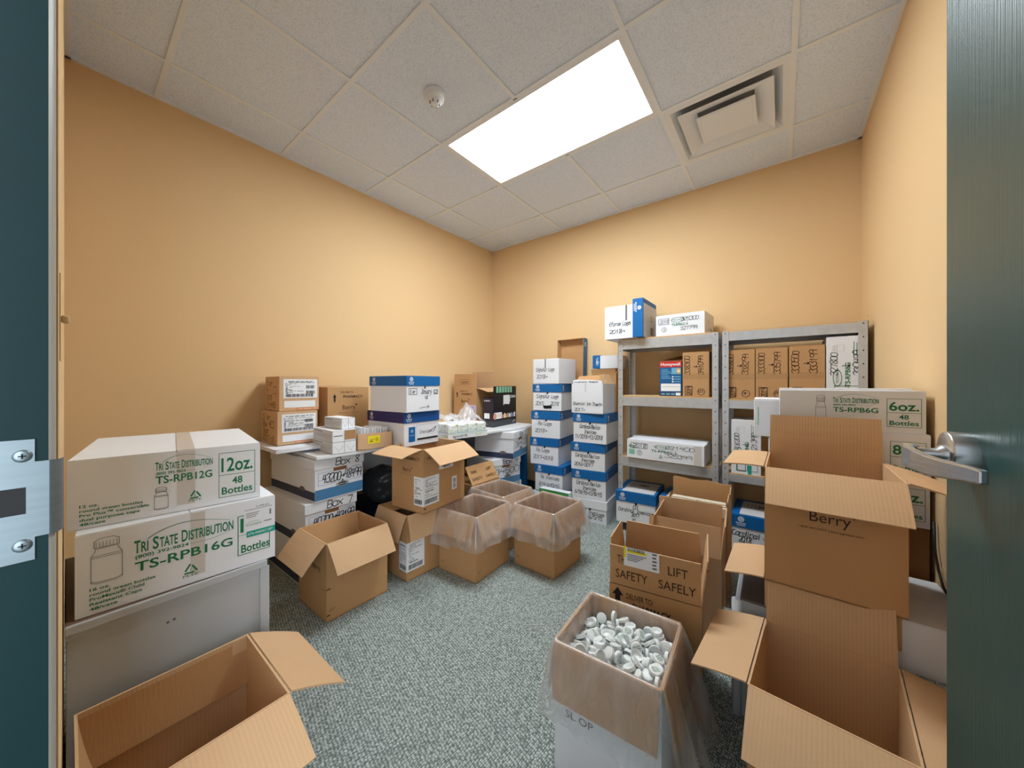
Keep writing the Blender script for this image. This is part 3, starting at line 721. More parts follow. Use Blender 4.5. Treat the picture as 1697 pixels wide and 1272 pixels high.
# ---------------------------------------------------------------- cartons with clear bag liners
def liner(label, loc, rz, w, d, h, hem_z, flare, seed, inside=.22, extra=None, fl_tan=.31, group='clear bag liners'):
    rs = random.Random(seed); N = 132; K = None
    # ring of points round the rim
    per = []; L = 2*(w+d)
    for i in range(N):
        s = L*i/N
        if s < w: per.append((-w/2+s, -d/2, 0, -1, s))
        elif s < w+d: per.append((w/2, -d/2+s-w, 1, 0, s))
        elif s < 2*w+d: per.append((w/2-(s-w-d), d/2, 0, 1, s))
        else: per.append((-w/2, d/2-(s-2*w-d), -1, 0, s))
    prof = [(-.012, h-inside), (-.016, h-inside*.7), (-.012, h-inside*.4), (-.009, h-.05), (-.008, h-.012), (-.005, h+.0035), (.004, h+.0045), (.0085, h-.002)]
    M = 9
    for k in range(1, M+1):
        q = k/M; prof.append((.0095+flare*q**.85*(1.0 if q < .88 else .93), h-.002-(h-.002-hem_z)*q))
    vs_ = []
    for j, (off, z) in enumerate(prof):
        for i, (x, y, nx, ny, s) in enumerate(per):
            outer = max(0, (j-7)/M); inn = max(0, (5-j)/5)
            n1 = noise.noise(Vector((x*14+seed, y*14, z*7))); n2 = noise.noise(Vector((x*38, y*38+seed, z*12)))
            amp = .012*outer+.008*inn
            cx, cy = abs(x)/(w/2), abs(y)/(d/2); cor = min(cx, cy)**6          # pulled in at the corners, over the flap gaps
            o = off + amp*n1 + amp*.5*n2 + .0035*outer*math.sin(s*52+z*38+seed+2*n1) + .003*outer*math.sin(s*27-z*45+seed*2)
            if outer > 0: o = max(.0085+.001*outer, o - flare*outer*.30*cor)
            if j < 5: o = min(o, -.0065)
            zz_ = z + outer*(.016*noise.noise(Vector((x*5+seed*3, y*5, 0))))
            e = extra(x, y, outer) if extra else (0, 0)
            o += e[0]; zz_ += e[1]
            if outer > 0 and j > 7: o = max(o, min(h-zz_, .15)*fl_tan+.0075)
            # rounded outward direction near corners
            dx, dy = nx, ny
            if outer > 0 and cor > .05:
                v = Vector((math.copysign(1, x)*cx**8, math.copysign(1, y)*cy**8)); v = v.normalized() if v.length > 0 else Vector((nx, ny)); dx, dy = v.x, v.y
            if j < 6: vs_.append((min(max(x+nx*o, -w/2-o), w/2+o), min(max(y+ny*o, -d/2-o), d/2+o), zz_))
            else: vs_.append((x+dx*o*(1.25 if outer and cor > .3 else 1), y+dy*o*(1.25 if outer and cor > .3 else 1), max(zz_, .004)))
    fs = []
    for j in range(len(prof)-1):
        for i in range(N):
            k = (i+1) % N; fs.append((j*N+i, j*N+k, (j+1)*N+k, (j+1)*N+i))
    mb = MB(); mb.add(vs_, fs, 'film', True); o = mb.build('bag_liner'); o.location = loc; o.rotation_euler = (0, 0, R(rz))
    tag(o, label, 'plastic bag', group); return o
DOWN = {'F': (163, .14, .002, 4), 'R': (163, .14, .002, 4), 'L': (163, .14, .002, 4), 'B': (163, .14, .002, 4)}
def lined(loc, rz, w, d, h, lab, blab, hemz, flare, seed, extra=None, inner='cardboard'):
    open_carton('carton', lab, loc, rz, w, d, h, DOWN, 'cardboard', 'cartons with bag liners', hem, inner=inner)
    liner(blab, loc, rz, w, d, h, hemz, flare, seed, extra=extra)
lined((-1.556, 1.612, 0), 3.0, .305, .328, .382, 'brown carton under a clear bag, beside the two stacked brown cartons', 'clear bag draped over the carton nearest the two stacked brown cartons', .20, .058, 3,
      extra=lambda x, y, o: ((-.02*o*(1 if y < -.1 else 0)), -.03*o*(1 if x < 0 else 0)))
lined((-1.205, 1.935, 0), -2.0, .303, .322, .385, 'brown carton under a clear bag, in front of the blue lidded stacks', 'clear bag draped over the carton in front of the blue lidded stacks', .20, .055, 7)
lined((-1.648, 1.99, 0), -3.8, .325, .306, .385, 'brown carton under a clear bag, rearmost of the three by the table', 'clear bag draped over the rearmost of the three cartons by the table', .21, .05, 12)
def think(mb, ff, L, r, h=.022):
    mb.text(ff, 'THINK', L*.10, r*.56, h*1.1, 'ink_brown', w=L*.22); mb.text(ff, 'SAFETY', L*.08, r*.18, h*1.1, 'ink_brown', w=L*.36)
    mb.text(ff, 'LIFT', L*.66, r*.56, h*1.1, 'ink_brown', w=L*.20); mb.text(ff, 'SAFELY', L*.56, r*.18, h*1.1, 'ink_brown', w=L*.38)
open_carton('carton', 'brown carton with a lift safely flap, between the table and the lined cartons', (-2.01, 2.055, 0), 0, .31, .32, .385,
            {'R': (-32, .15, .002), 'L': (-60, .15), 'F': (-88, .14), 'B': (-88, .14)}, 'cardboard', 'open brown cartons', lambda mb, F, w, d, h: berry_print(mb, F['R'], d, h), {'R': think})

# ---------------------------------------------------------------- file boxes with logo bands
def banker(label, loc, rz, w, d, h, text1, text2, long_side='F', dark=False):
    """white file box with a lift-off lid and printed bands at the bottom; writing on the R end"""
    t = thing('file_box', label, 'file box', loc, rz, 'white banded file boxes')
    mb = MB(); mb.box(-w/2+.006, w/2-.006, -d/2+.006, d/2-.006, 0, h-.004, 'white_board'); F = faces(w-.012, d-.012, h)
    f = F['F']; W = w-.012
    mb.rect(f, 0, W, .006, .055, 'band_navy'); mb.circle(f, W*.74, .058, 0.0001, .013, 'ink_brown', asp=2.6, off=.0012); mb.circle(f, W*.74, .058, .010, .0112, 'grey_board', asp=2.6, off=.0016)
    mb.text(f, 'BANKERS BOX', W*.74, .0555, .006, 'grey_board', w=.05, align='c', off=.0018)
    mb.text(f, 'BL', W*.03, .066, .008, 'ink_black', w=.012)
    f = F['R']; W = d-.012
    mb.rect(f, 0, W, .006, .066, 'band_blue')
    for k in range(7): mb.rect(f, 0, W, .010+k*.008, .0125+k*.008, 'band_line', .0012)
    mb.circle(f, W*.55, .074, .0001, .014, 'ink_black', asp=2.9, off=.0014); mb.circle(f, W*.55, .074, .0105, .0117, 'ink_white', asp=3.2, off=.0018)
    mb.circle(f, W*.55, .094, .0001, .008, 'ink_black', off=.0013); mb.circle(f, W*.55, .094, .004, .0055, 'ink_white', off=.0018)
    mb.text(f, 'BANKERS BOX', W*.55, .070, .0075, 'ink_white', w=.066, align='c', off=.0020)
    mb.outline(f, W*.06, W*.97, .088, h-.078, .0015, 'band_blue'); mb.rect(f, W*.06, W*.97, .118, .1195, 'band_blue')
    mb.text(f, 'STOR/FILE', W*.80, h-.075, .005, 'band_navy', w=.035)
    mb.hand(f, text2, W*.14, .100, .050, w=W*.82, t=.0052)
    mb.rect(f, W*.36, W*.64, h-.082, h-.062, 'cardboard_dark')
    mb.build('body', t)
    mb = MB(); mb.box(-w/2, w/2, -d/2, d/2, h-.058, h, 'white_board'); F = faces(w, d, h)
    mb.hand(F['R'], text1, d*.40, h-.050, .042, w=d*.50, t=.0046)
    mb.build('lid', t, bevel=.002); return t
TZ = .75
banker('white file box reading Box 8, topmost under the near end of the table', (-2.375, .992, .486), 3.4, .58, .305, .24, 'Box 8', '43200~48499')
banker('white file box reading Box 7, directly under Box 8', (-2.385, .955, .243), 2.0, .58, .305, .24, 'Box 7', '40700~43199')
banker('white file box on the carpet at the bottom of the Box 8 stack', (-2.41, .968, 0), 1.0, .58, .305, .24, 'Box 6', '38200~40699')
def small_banker(label, loc, rz, t1, t2):
    return banker(label, loc, rz, .40, .35, .24, t1, t2)
small_banker('white file box touching the underside of the table, far end', (-2.105, 2.545, .486), 15, 'Box 5', '36400')
small_banker('white file box in the middle of the stack under the far end of the table', (-2.17, 2.50, .243), -12, 'Box 4', '34500')
small_banker('white file box on the carpet under the far end of the table', (-2.17, 2.51, 0), 0, 'Box 3', '32000')

# table
t = thing('table', 'long white table top with a blue end panel, along the left wall', 'table', (-2.4, 1.9, 0))
mb = MB()
pts = [(-2.735, .86), (-2.055, .86), (-1.94, 2.93), (-2.735, 2.93)]
mb.hexa([(x+2.4, y-1.9, TZ-.020) for x, y in pts]+[(x+2.4, y-1.9, TZ) for x, y in pts], 'table_white'); mb.build('table_top', t, bevel=.003)
mb = MB(); prof = [(-.335, 0), (.36, 0), (.36, .62)]
for k in range(7): a = R(90*k/6); prof.append((.27+.09*math.cos(a), .63+.09*math.sin(a)))
prof += [(-.335, .72)]
n = len(prof); ye = .93
mb.add([(x, ye, z) for x, z in prof]+[(x, ye+.05, z) for x, z in prof], [tuple(range(n)), tuple(range(n, 2*n))[::-1]]+[(i, n+i, n+(i+1) % n, (i+1) % n) for i in range(n)], 'panel_blue')
mb.build('end_panel', t, label='blue end panel with a rounded top corner')
mb = MB(); mb.box(-.335, -.315, -.9, .93, .45, TZ-.021, 'table_white'); mb.build('back_rail', t)
mb = MB(); mb.tube([(-.30, -.98, .002), (-.30, -.98, TZ-.021)], .018, 'charcoal'); mb.build('leg', t)
# dark things under the table
mb = MB(); rs = random.Random(3)
bm = bmesh.new(); bmesh.ops.create_icosphere(bm, subdivisions=4, radius=.16)
for v in bm.verts:
    n1 = noise.noise(v.co*9); n2 = noise.noise(v.co*22+Vector((3, 1, 2)))
    v.co *= 1+.34*n1+.14*n2; v.co.z = max(v.co.z*.80, -.10); v.co.x *= 1.1
mb.add([v.co.copy() for v in bm.verts], [tuple(q.index for q in f.verts) for f in bm.faces], 'bag_black', True); bm.free()
o = mb.build('sack'); o.location = (-2.36, 1.48, .405); tag(o, 'crumpled black plastic sack in the dark under the table', 'plastic sack')
t = thing('storage_bin', 'dark navy storage bin on the floor under the table', 'storage bin', (-2.36, 1.47, 0))
mb = MB(); mb.hexa([(-.2, -.18, 0), (.2, -.18, 0), (.2, .18, 0), (-.2, .18, 0), (-.22, -.2, .28), (.22, -.2, .28), (.22, .2, .28), (-.22, .2, .28)], 'navy_bin'); mb.build('tub', t, bevel=.01)
mb = MB(); mb.box(-.23, .23, -.21, .21, .281, .302, 'navy_bin'); mb.build('lid', t, bevel=.005)

# ---------------------------------------------------------------- blue-lid record boxes
def emblem(mb, f, u, v, s, two=True):
    mb.circle(f, u, v, s*.78, s, 'ink_white'); mb.circle(f, u, v, .0001, s*.58, 'ink_white'); mb.text(f, 'B', u, v-s*.32, s*.66, 'blue_lid', align='c', bold=True, off=.0018)
    if two:
        mb.text(f, 'BUSINESS', u, v-s*1.75, s*.52, 'ink_white', w=s*3.1, bold=True, align='c'); mb.text(f, 'SOURCE', u, v-s*2.5, s*.52, 'ink_white', w=s*2.5, bold=True, align='c')
def record_box(label, loc, rz, w, d, h, lines, lid='blue_lid', lidh=.070, sides=('F', 'R'), top_print=False, body_extra=None, group='record boxes with blue lids', notch=True, dark_F=None, t_h=None):
    t = thing('record_box', label, 'file box', loc, rz, group)
    g = .005
    mb = MB(); mb.box(-w/2+g, w/2-g, -d/2+g, d/2-g, 0, h-.003, 'white_board'); F = faces(w-2*g, d-2*g, h)
    f = F['F']; hb = h-lidh
    n = len(lines)
    for k, (s, frac, xo) in enumerate(lines):
        hh = t_h or min(.034, hb*.56/max(n, 2)); mb.hand(f, s, (w-2*g)*xo, hb-.020-hh-k*(hb-.03-hh)/max(n-.4, 1), hh, w=(w-2*g)*frac, t=.0036)
    if notch: mb.rect(f, w*.5-.008, w*.5+.008, hb-.018, hb, 'ink_black', .0008)
    if body_extra: body_extra(mb, F, w-2*g, d-2*g, h)
    mb.build('body', t, bevel=.002)
    if lid:
        mb = MB(); mb.box(-w/2, w/2, -d/2, d/2, h-lidh, h, lid); F = faces(w, d, h)
        if lid == 'white_board': pass
        else:
            for s in sides:
                if s in 'FRL':
                    f = F[s]; ff = Fr(f.o+f.v*(h-lidh), f.u, f.v); emblem(mb, ff, (.055 if s == 'F' else .04), lidh*.66, lidh*.21)
            if top_print:
                f = F['T']; mb.rect(f, .045, w-.02, .02, d-.04, 'grey_board'); mb.circle(f, w*.58, d*.62, .0001, .022, 'ink_black', asp=1.7, off=.0014); mb.circle(f, w*.58, d*.62, .010, .013, 'ink_white', asp=2, off=.0018)
                for q in range(4): mb.rect(f, w*.26+.02*q, w*.27+.02*q, d*.5, d*.72, 'ink_black', .0014)
        mb.build('lid', t, bevel=.002)
    return t

# stack A (left of the two) and stack B (beside the shelves)
def scrib(mb, F, w, d, h):
    f = F['F']; rs = random.Random(2)
    mb.line(f, [(w*.38+w*.27*k/16, .035+.012*math.sin(k*2.2)) for k in range(17)], .012, 'ink_black', .0014); mb.line(f, [(w*.60, .012), (w*.66, .035), (w*.64, .065)], .004, 'ink_black', .0014)
# green-and-white paper pack in front of the left stack, and the low carton that carries the stack
t = thing('paper_pack', 'green and white paper pack standing before the left blue lidded stack', 'paper pack', (-1.572, 2.650, 0), 2)
mb = MB(); mb.box(-.145, .145, -.035, .035, 0, .225, 'white_board'); f = faces(.29, .07, .225)['F']
mb.rect(f, 0, .29, .160, .225, 'green_pack'); mb.circle(f, .16, .182, .012, .017, 'ink_white'); mb.text(f, 'Paper', .02, .20, .012, 'ink_white'); mb.build('carton', t, bevel=.002)
closed_box('carton', 'low white carton on the carpet that carries the left blue lidded stack', (-1.715, 2.925, 0), 2, .30, .39, .153, 'white_board', None, None, seam=False)
SA = [('white record box reading Rx Invoices in the left stack, on the green pack', (-1.705, 2.925, .160), 3, [('Rx Invoices', .66, .22), ('8/14-6/10/15', .74, .14)], None),
      ('white record box reading Rx Logs 2017 to 2018 in the left stack', (-1.768, 2.925, .406), 7, [('Rx Logs', .48, .22), ('2017~2018', .72, .10)], None),
      ('white record box reading Rx Logs 2018 in the left stack', (-1.758, 2.925, .656), 9, [('Rx Logs', .48, .24), ('2018~', .44, .12)], None),
      ('white record box with a scribbled out word in the left stack', (-1.742, 2.93, .910), 8, [('Signatur Logs', .78, .12), ('2015   2018', .84, .08)], scrib)]
for lab, loc, rz, ln, ex in SA: record_box(lab, loc, rz, .295, .395, .247, ln, body_extra=ex, lidh=.075)
t = record_box('white record box without its lid on top of the left stack', (-1.728, 2.895, 1.161), -4, .305, .30, .235, [(' ', .5, .1), ('Signatur Logs', .72, .12), ('2018~', .44, .14)], lid=None, lidh=0, notch=False,
               body_extra=lambda mb, F, w, d, h: (mb.rect(F['F'], w*.47, w*.51, h*.62, h-.002, 'ink_grey'), mb.rect(F['F'], .07*w, .93*w, h*.60, h*.604, 'grey_board')))
# the lid leaning on the wall behind it
t = thing('box_lid', 'blue box lid standing upright against the wall, brown inside showing', 'box lid', (-1.648, 3.085, 1.1635), 0)
mb = MB(); lw, lh, ld, th = .30, .44, .07, .004
mb.box(-lw/2, lw/2, ld/2-th, ld/2, 0, lh, 'cardboard')
for a in ((-lw/2, -lw/2+th), (lw/2-th, lw/2)): mb.box(a[0], a[1], -ld/2, ld/2, 0, lh, 'cardboard')
mb.box(-lw/2, lw/2, -ld/2, ld/2, 0, th, 'cardboard'); mb.box(-lw/2, lw/2, -ld/2, ld/2, lh-th, lh, 'cardboard')
f = Fr((lw/2, -ld/2, 0), (0, 1, 0), (0, 0, 1)); mb.rect(f, 0, ld, 0, lh, 'steel_blue', .0006); emblem(mb, f, .035, lh-.05, .012)
o = mb.build('shell', t); t.rotation_euler = (R(-2), 0, R(-4))
SB = [('white record box on the carpet, at the bottom of the right stack', (-1.285, 2.885, 0), 5, .19, [('CII Invoices', .72, .22), ('-6/5/15', .46, .42)], 'white_board'),
      ('white record box reading 6/18/15 in the right stack, second from the bottom', (-1.300, 2.885, .193), 7, .235, [('Cardinal/Bellco', .72, .13), ('Invoices', .40, .32), ('6/18/15~12/8/15', .80, .08)], 'blue_lid'),
      ('white record box reading Invoices 2016 to 2017, middle of the right stack', (-1.312, 2.885, .431), 8, .228, [('Cardinal/Bellco', .72, .13), ('Invoices', .40, .30), ('2016~2017', .56, .10)], 'blue_lid'),
      ('white record box reading Invoices 11/2018, second from the top of the right stack', (-1.278, 2.885, .662), 3, .246, [('Cardinal/Bellco', .62, .20), ('Invoices', .36, .34), ('11/2018~12/2018', .84, .05)], 'blue_lid')]
for lab, loc, rz, h, ln, lid in SB: record_box(lab, loc, rz, .30, .395, h, ln, lid=lid, lidh=.072)
# open box of papers on top of stack B
t = thing('record_box', 'open white record box stuffed with papers on top of the right stack', 'file box', (-1.283, 2.80, .911), -1, 'record boxes with blue lids')
mb = MB(); w_, d_, h_ = .29, .24, .25; F = faces(w_, d_, h_)
for a in ((-w_/2, w_/2, -d_/2, -d_/2+.004), (-w_/2, w_/2, d_/2-.004, d_/2), (-w_/2, -w_/2+.004, -d_/2, d_/2), (w_/2-.004, w_/2, -d_/2, d_/2)): mb.box(*a, 0, h_, 'white_board')
mb.box(-w_/2, w_/2, -d_/2, d_/2, 0, .004, 'white_board'); mb.rect(F['F'], w_*.44, w_*.48, h_*.72, h_, 'grey_board')
mb.hand(F['F'], 'Biennial Inh Sheets', w_*.06, h_*.27, .026, w=w_*.9, t=.0032); mb.hand(F['F'], '2017~', w_*.10, h_*.07, .024, w=w_*.34, t=.0032); mb.build('body', t)
mb = MB(); mb.add([(w_/2-.002, -d_/2, h_), (w_/2-.002, d_/2, h_), (w_/2-.05, d_/2, h_+.08), (w_/2-.05, -d_/2+.03, h_+.08)], [(0, 1, 2, 3), (3, 2, 1, 0)], 'cardboard_pale'); mb.build('flap', t)
mb = MB(); mb.add([(-w_/2+.01, -d_/2+.05, h_+.01), (w_/2-.02, -d_/2+.05, h_+.02), (w_/2-.035, -d_/2+.10, h_+.075), (-w_/2+.02, -d_/2+.10, h_+.065)], [(0, 1, 2, 3), (3, 2, 1, 0)], 'cardboard'); mb.build('flap', t)
rs = random.Random(5)
for k in range(6):
    mb = MB(); y = -.095+.016*k; hh = .262+rs.random()*.02
    mb.hexa([(-.135, y, 0), (.13, y, 0), (.13, y+.010, 0), (-.135, y+.010, 0), (-.137, y-.012, hh), (.128, y-.012, hh-.006), (.128, y-.002, hh-.006), (-.137, y-.002, hh)], 'white_paper')
    if k == 0: mb.hand(Fr((-.137, y-.0124, hh-.035), (1, 0, 0), (0, 0, 1)), 'Inventory Sheets', .01, .015, .012, w=.22, t=.0022)
    o = mb.build('paper_sheaf'); o.location = (-1.283, 2.80, .9155); tag(o, 'sheaf of white papers standing in the open box on the right stack', 'papers', 'papers in the open record box')
open_carton('carton', 'small brown carton behind the open box of papers on the right stack', (-1.245, 3.005, .911), 0, .23, .15, .33, {'F': (12, .05), 'R': (20, .05)}, 'cardboard', None)
t = thing('record_box', 'blue lidded box lying on its side, behind the open box of papers', 'file box', (-1.225, 3.02, 1.297), 0, 'record boxes with blue lids')
mb = MB(); mb.box(-.07, .12, -.07, .10, 0, .115, 'white_board'); mb.build('body', t)
mb = MB(); mb.box(-.13, -.06, -.075, .105, .001, .12, 'blue_lid'); f = Fr((-.13, -.075, .001), (1, 0, 0), (0, 0, 1)); emblem(mb, f, .047, .055, .014, False)
mb.text(f.turn(.07, .119, 3), 'BUSINESS', .02, .046, .008, 'ink_white', w=.075, bold=True); mb.text(f.turn(.07, .119, 3), 'SOURCE', .028, .034, .008, 'ink_white', w=.06, bold=True); mb.build('lid', t)

# ---------------------------------------------------------------- on the table, left to right
t = thing('tray', 'flat white tray at the near table end under two taped brown boxes', 'tray', (-2.47, .90, TZ+.001))
mb = MB(); mb.box(-.20, .18, -.03, .10, 0, .016, 'white_board'); mb.box(-.25, .25, -.185, .12, .016, .034, 'white_board'); mb.build('base', t, bevel=.002)
mb = MB(); mb.outline(Fr((-.25, -.185, .034), (1, 0, 0), (0, 1, 0)), 0, .5, 0, .305, .012, 'table_white', .003); mb.build('rim', t)
def lab_print(mb, F, w, d, h, lines):
    for k, (s, f0) in enumerate(lines): mb.hand(F['F'], s, w*.12, h*(.74-.22*k), .034, w=w*f0, mt='ink_brown', t=.003)
    mb.outline(F['F'], w*.62, w*.82, h*.50, h*.72, .003, 'ink_brown')
def lab_box(label, loc, rz, w, d, h, lines, seed):
    t = closed_box('carton', label, loc, rz, w, d, h, 'cardboard_pale', 'taped brown boxes on the table', lambda mb, F, a, b, c: lab_print(mb, F, a, b, c, lines), seam='y')
    f = faces(w, d, h)['R']; mb = MB(); label_bits(mb, f, d*.10, h*.38, d*.85, h*.56, seed); mb.rect(f, d*.12, d*.9, h*.10, h*.30, 'white_paper', .0010)
    for k in range(2): barcode(mb, f, d*.66, d*.88, h*(.50+.16*k), h*(.60+.16*k), seed+k)
    mb.text(f.turn(d, h, 1), 'PHARMACY', h*.42, d*.80, .012, 'steel_blue', w=h*.42, bold=True, off=.002)
    mb.build('shipping_label', t)
    mb = MB(); mb.rect(f, d*.42, d*.99, h*.02, h*.085, 'orange_tape', .0014); mb.text(f, 'ATTN: PHARMACY DEPT', d*.45, h*.03, h*.04, 'ink_white', w=d*.5, off=.002); mb.build('warning_tape', t)
    return t
lab_box('taped brown box on the flat white tray, lower of two', (-2.524, .889, TZ+.0385), -1.2, .30, .226, .198, [('Sker', .5), ('Box 4', .5), ('Year', .4), ('2017-18', .7)], 3)
lab_box('taped brown box stacked on the other taped box by the left wall', (-2.545, .912, TZ+.2415), -3.7, .30, .224, .210, [('Sker', .45), ('4', .12), ('2018', .4), ('13-4455', .66)], 11)
t = open_carton('carton', 'brown carton with a pharmacy arrow against the left wall, behind the white packets', (-2.560, 1.222, TZ+.001), 0, .31, .292, .384,
                {'F': (-88, .145, .002, 0), 'B': (-88, .145, .002, 0), 'L': (-89, .14, .002, 0), 'R': (-89, .14, .002, 0)}, 'cardboard', 'open brown cartons', lambda mb, F, w, d, h: berry_print(mb, F['R'], d, h, True, 1, .60))
def meds(label, loc, rz, w, d, h, rows):
    t = thing('medicine_pack', label, 'medicine box', loc, rz, 'white medicine packs')
    mb = MB(); mb.box(-w/2, w/2, -d/2, d/2, 0, h, 'white_paper'); F = faces(w, d, h); f = F['F']
    mb.rect(f, 0, w, 0, h, 'grey_board', .0004); rs = random.Random(int(w*1000))
    for k in range(rows):
        v0 = h*k/rows; mb.rect(f, 0, w, v0, v0+.0012, 'ink_grey')
        for q in range(9): mb.line(f, [(w*(.06+.1*q), v0+h*.25/rows), (w*(.09+.1*q), v0+h*.68/rows), (w*(.13+.1*q), v0+h*.35/rows)], .0016, 'ink_grey')
        mb.rect(f, w*.05, w*.5, v0+h*.78/rows, v0+h*.84/rows, 'ink_grey')
    f = F['R']
    for k in range(rows):
        for q in range(2):
            u0, v0 = d*.5*q, h*k/rows; mb.outline(f, u0, u0+d*.5, v0, v0+h/rows, .0010, 'ink_grey')
            if k == 0: mb.line(f, [(u0+d*.08, v0+h*.42/rows*1.6), (u0+d*.27, v0+h*.18/rows), (u0+d*.45, v0+h*.42/rows*1.6)], .0010, 'ink_grey')
            else: mb.rect(f, u0+d*.04, u0+d*.42, v0+h*.5/rows, v0+h*.56/rows, 'ink_black')
    mb.rect(f, d*.52, d*.98, h*.58, h*.98, 'tape_tan', .0014) if rows > 1 else None
    mb.build('packs', t, bevel=.001); return t
meds('pair of white medicine packs banded together at the front of the table', (-2.190, 1.020, TZ+.001), -3.2, .29, .137, .135, 2)
meds('single white medicine pack lying on top of the two banded packs', (-2.179, 1.048, TZ+.1375), 2, .206, .084, .066, 1)
t = thing('card_tray', 'small brown tray of white cards with a yellow sticker', 'tray', (-2.121, 1.213, TZ+.001), -8)
mb = MB(); w_, d_, h_ = .20, .222, .100; F = faces(w_, d_, h_)
for a in ((-w_/2, w_/2, -d_/2, -d_/2+.004), (-w_/2, w_/2, d_/2-.004, d_/2), (-w_/2, -w_/2+.004, -d_/2, d_/2), (w_/2-.004, w_/2, -d_/2, d_/2)): mb.box(*a, 0, h_, 'cardboard_pale')
mb.box(-w_/2, w_/2, -d_/2, d_/2, 0, .004, 'cardboard_pale'); mb.build('tray_body', t)
mb = MB(); f = F['R']; mb.rect(f, d_*.28, d_*.62, .035, .083, 'yellow', .0012); mb.circle(f, d_*.53, .06, .007, .010, 'ink_black', asp=.8, off=.0018); mb.rect(f, d_*.33, d_*.42, .047, .052, 'ink_black', .0018); mb.rect(f, d_*.33, d_*.46, .060, .063, 'ink_grey', .0018); mb.build('sticker', t)
rs = random.Random(8)
for k in range(9):
    mb = MB(); y = -.095+.020*k; tl = .010+.012*rs.random(); hh = .125+.012*rs.random()
    mb.hexa([(-.085, y, .004), (.085, y, .004), (.085, y+.006, .004), (-.085, y+.006, .004), (-.085, y+tl, hh), (.085, y+tl, hh), (.085, y+tl+.006, hh), (-.085, y+tl+.006, hh)], 'white_paper')
    mb.line(Fr((.0855, y, 0), (0, 1, 0), (0, 0, 1)), [(.003, .06), (tl+.001, hh-.004)], .001, 'ink_grey', .0004)
    o = mb.build('card_bundle'); o.location = (-2.121, 1.213, TZ+.001); o.rotation_euler = (0, 0, R(-8)); tag(o, 'bundle of white cards standing in the small brown tray', 'cards', 'cards in the brown tray')
def bs_low(mb, F, w, d, h):
    f = F['R']; mb.rect(f, d*.12, d*.30, h*.12, h*.56, 'blue_lid'); mb.circle(f, d*.21, h*.44, .006, .009, 'ink_white', off=.0016); mb.text(f, 'BUSINESS', d*.21, h*.30, .006, 'ink_white', w=.036, align='c', off=.0016)
    mb.rect(f, d*.36, d*.97, h*.14, h*.20, 'ink_black'); mb.outline(f, d*.34, d*.98, h*.11, h*.60, .001, 'ink_grey'); mb.hand(f, 'Invoices', d*.42, h*.34, .022, w=d*.38, t=.002); mb.line(f, [(d*.66, h*.33), (d*.80, h*.42), (d*.92, h*.50), (d*.84, h*.34)], .004, 'band_navy')
record_box('white record box with a dark blue lid on the table, lower of two', (-2.121, 1.471, TZ+.001), 2.5, .410, .304, .222, [(' ', .5, .1)], lid='navy_lid', lidh=.070, body_extra=bs_low, notch=False, group='record boxes on the table')
def bs_up(mb, F, w, d, h):
    f = F['R']; mb.hand(f, 'January', d*.42, h*.50, .032, w=d*.33, t=.0032); mb.hand(f, '18', d*.52, h*.35, .02, t=.003)
    mb.outline(f, d*.06, d*.30, h*.48, h*.66, .003, 'ink_black'); mb.hand(f, 'Sker', d*.09, h*.52, .02, t=.003, w=d*.16); mb.outline(f, d*.82, d*.96, h*.48, h*.62, .003, 'ink_black'); mb.hand(f, 'L2', d*.84, h*.51, .018, t=.003)
    mb.line(f, [(d*.38, h*.10), (d*.50, h*.12), (d*.66, h*.13)], .003, 'ink_black'); mb.line(f, [(d*.62, h*.09), (d*.67, h*.13), (d*.62, h*.18)], .003, 'ink_black'); mb.rect(f, d*.52, d*.56, h*.64, h*.72, 'ink_black')
record_box('white record box with a bright blue lid on the table, reading January', (-2.085, 1.458, TZ+.2245), 4.1, .392, .294, .238, [(' ', .5, .1)], lidh=.066, body_extra=bs_up, notch=False, group='record boxes on the table')
for o in list(C.objects):    # the lower table box has a royal blue end and a plum long side
    if o.name.startswith('lid') and o.parent and o.parent.get('label', '').startswith('white record box with a dark blue lid'):
        me = o.data; me.materials.append(MATS['royal_lid'])
        for p in me.polygons:
            if p.normal.x > .9 and len(p.vertices) == 4 and p.area > .01: p.material_index = len(me.materials)-1
# drink cans carton with a plastic bag on it
t = thing('drink_carton', 'flat white carton of drink packs on the table, beside the black box', 'drink carton', (-2.005, 1.905, TZ+.001), -10, None)
mb = MB(); w_, d_ = .25, .36; mb.box(-w_/2, w_/2, -d_/2, d_/2, 0, .042, 'white_board'); F = faces(w_, d_, .042); f = F['R']
mb.text(f, 'spindrift', .04, .010, .022, 'ink_black', w=.13); mb.rect(f, .24, .31, .01, .032, 'pale_green'); mb.rect(f, 0, d_, .038, .042, 'mint'); mb.rect(F['F'], .14, .24, .012, .03, 'pale_green'); mb.build('tray_body', t, bevel=.002)
for i in range(2):
    for j in range(4):
        m2 = MB(); cx, cy = -.061+.122*i, -.132+.088*j; q = (i+j) % 2
        m2.box(cx-.058, cx+.058, cy-.042, cy+.042, .0435, .108, 'white_paper')
        for f in (Fr((cx+.058, cy-.042, .0435), (0, 1, 0), (0, 0, 1)), Fr((cx-.058, cy-.042, .0435), (1, 0, 0), (0, 0, 1))):
            m2.rect(f, .006, .040, .008, .030, 'pale_green'); m2.rect(f, .050, .078, .012, .018, 'mint'); m2.rect(f, .010+.02*q, .060, .038, .046, 'pale_green'); m2.rect(f, .060, .082, .046, .060, 'lime' if q else 'pale_green')
        o = m2.build('drink_pack', bevel=.010); o.location = t.location; o.rotation_euler = t.rotation_euler; tag(o, 'white and pale green drink pack set in the flat carton on the table', 'drink pack', 'drink packs in the flat carton')
bm = bmesh.new(); bmesh.ops.create_grid(bm, x_segments=34, y_segments=34, size=.5)
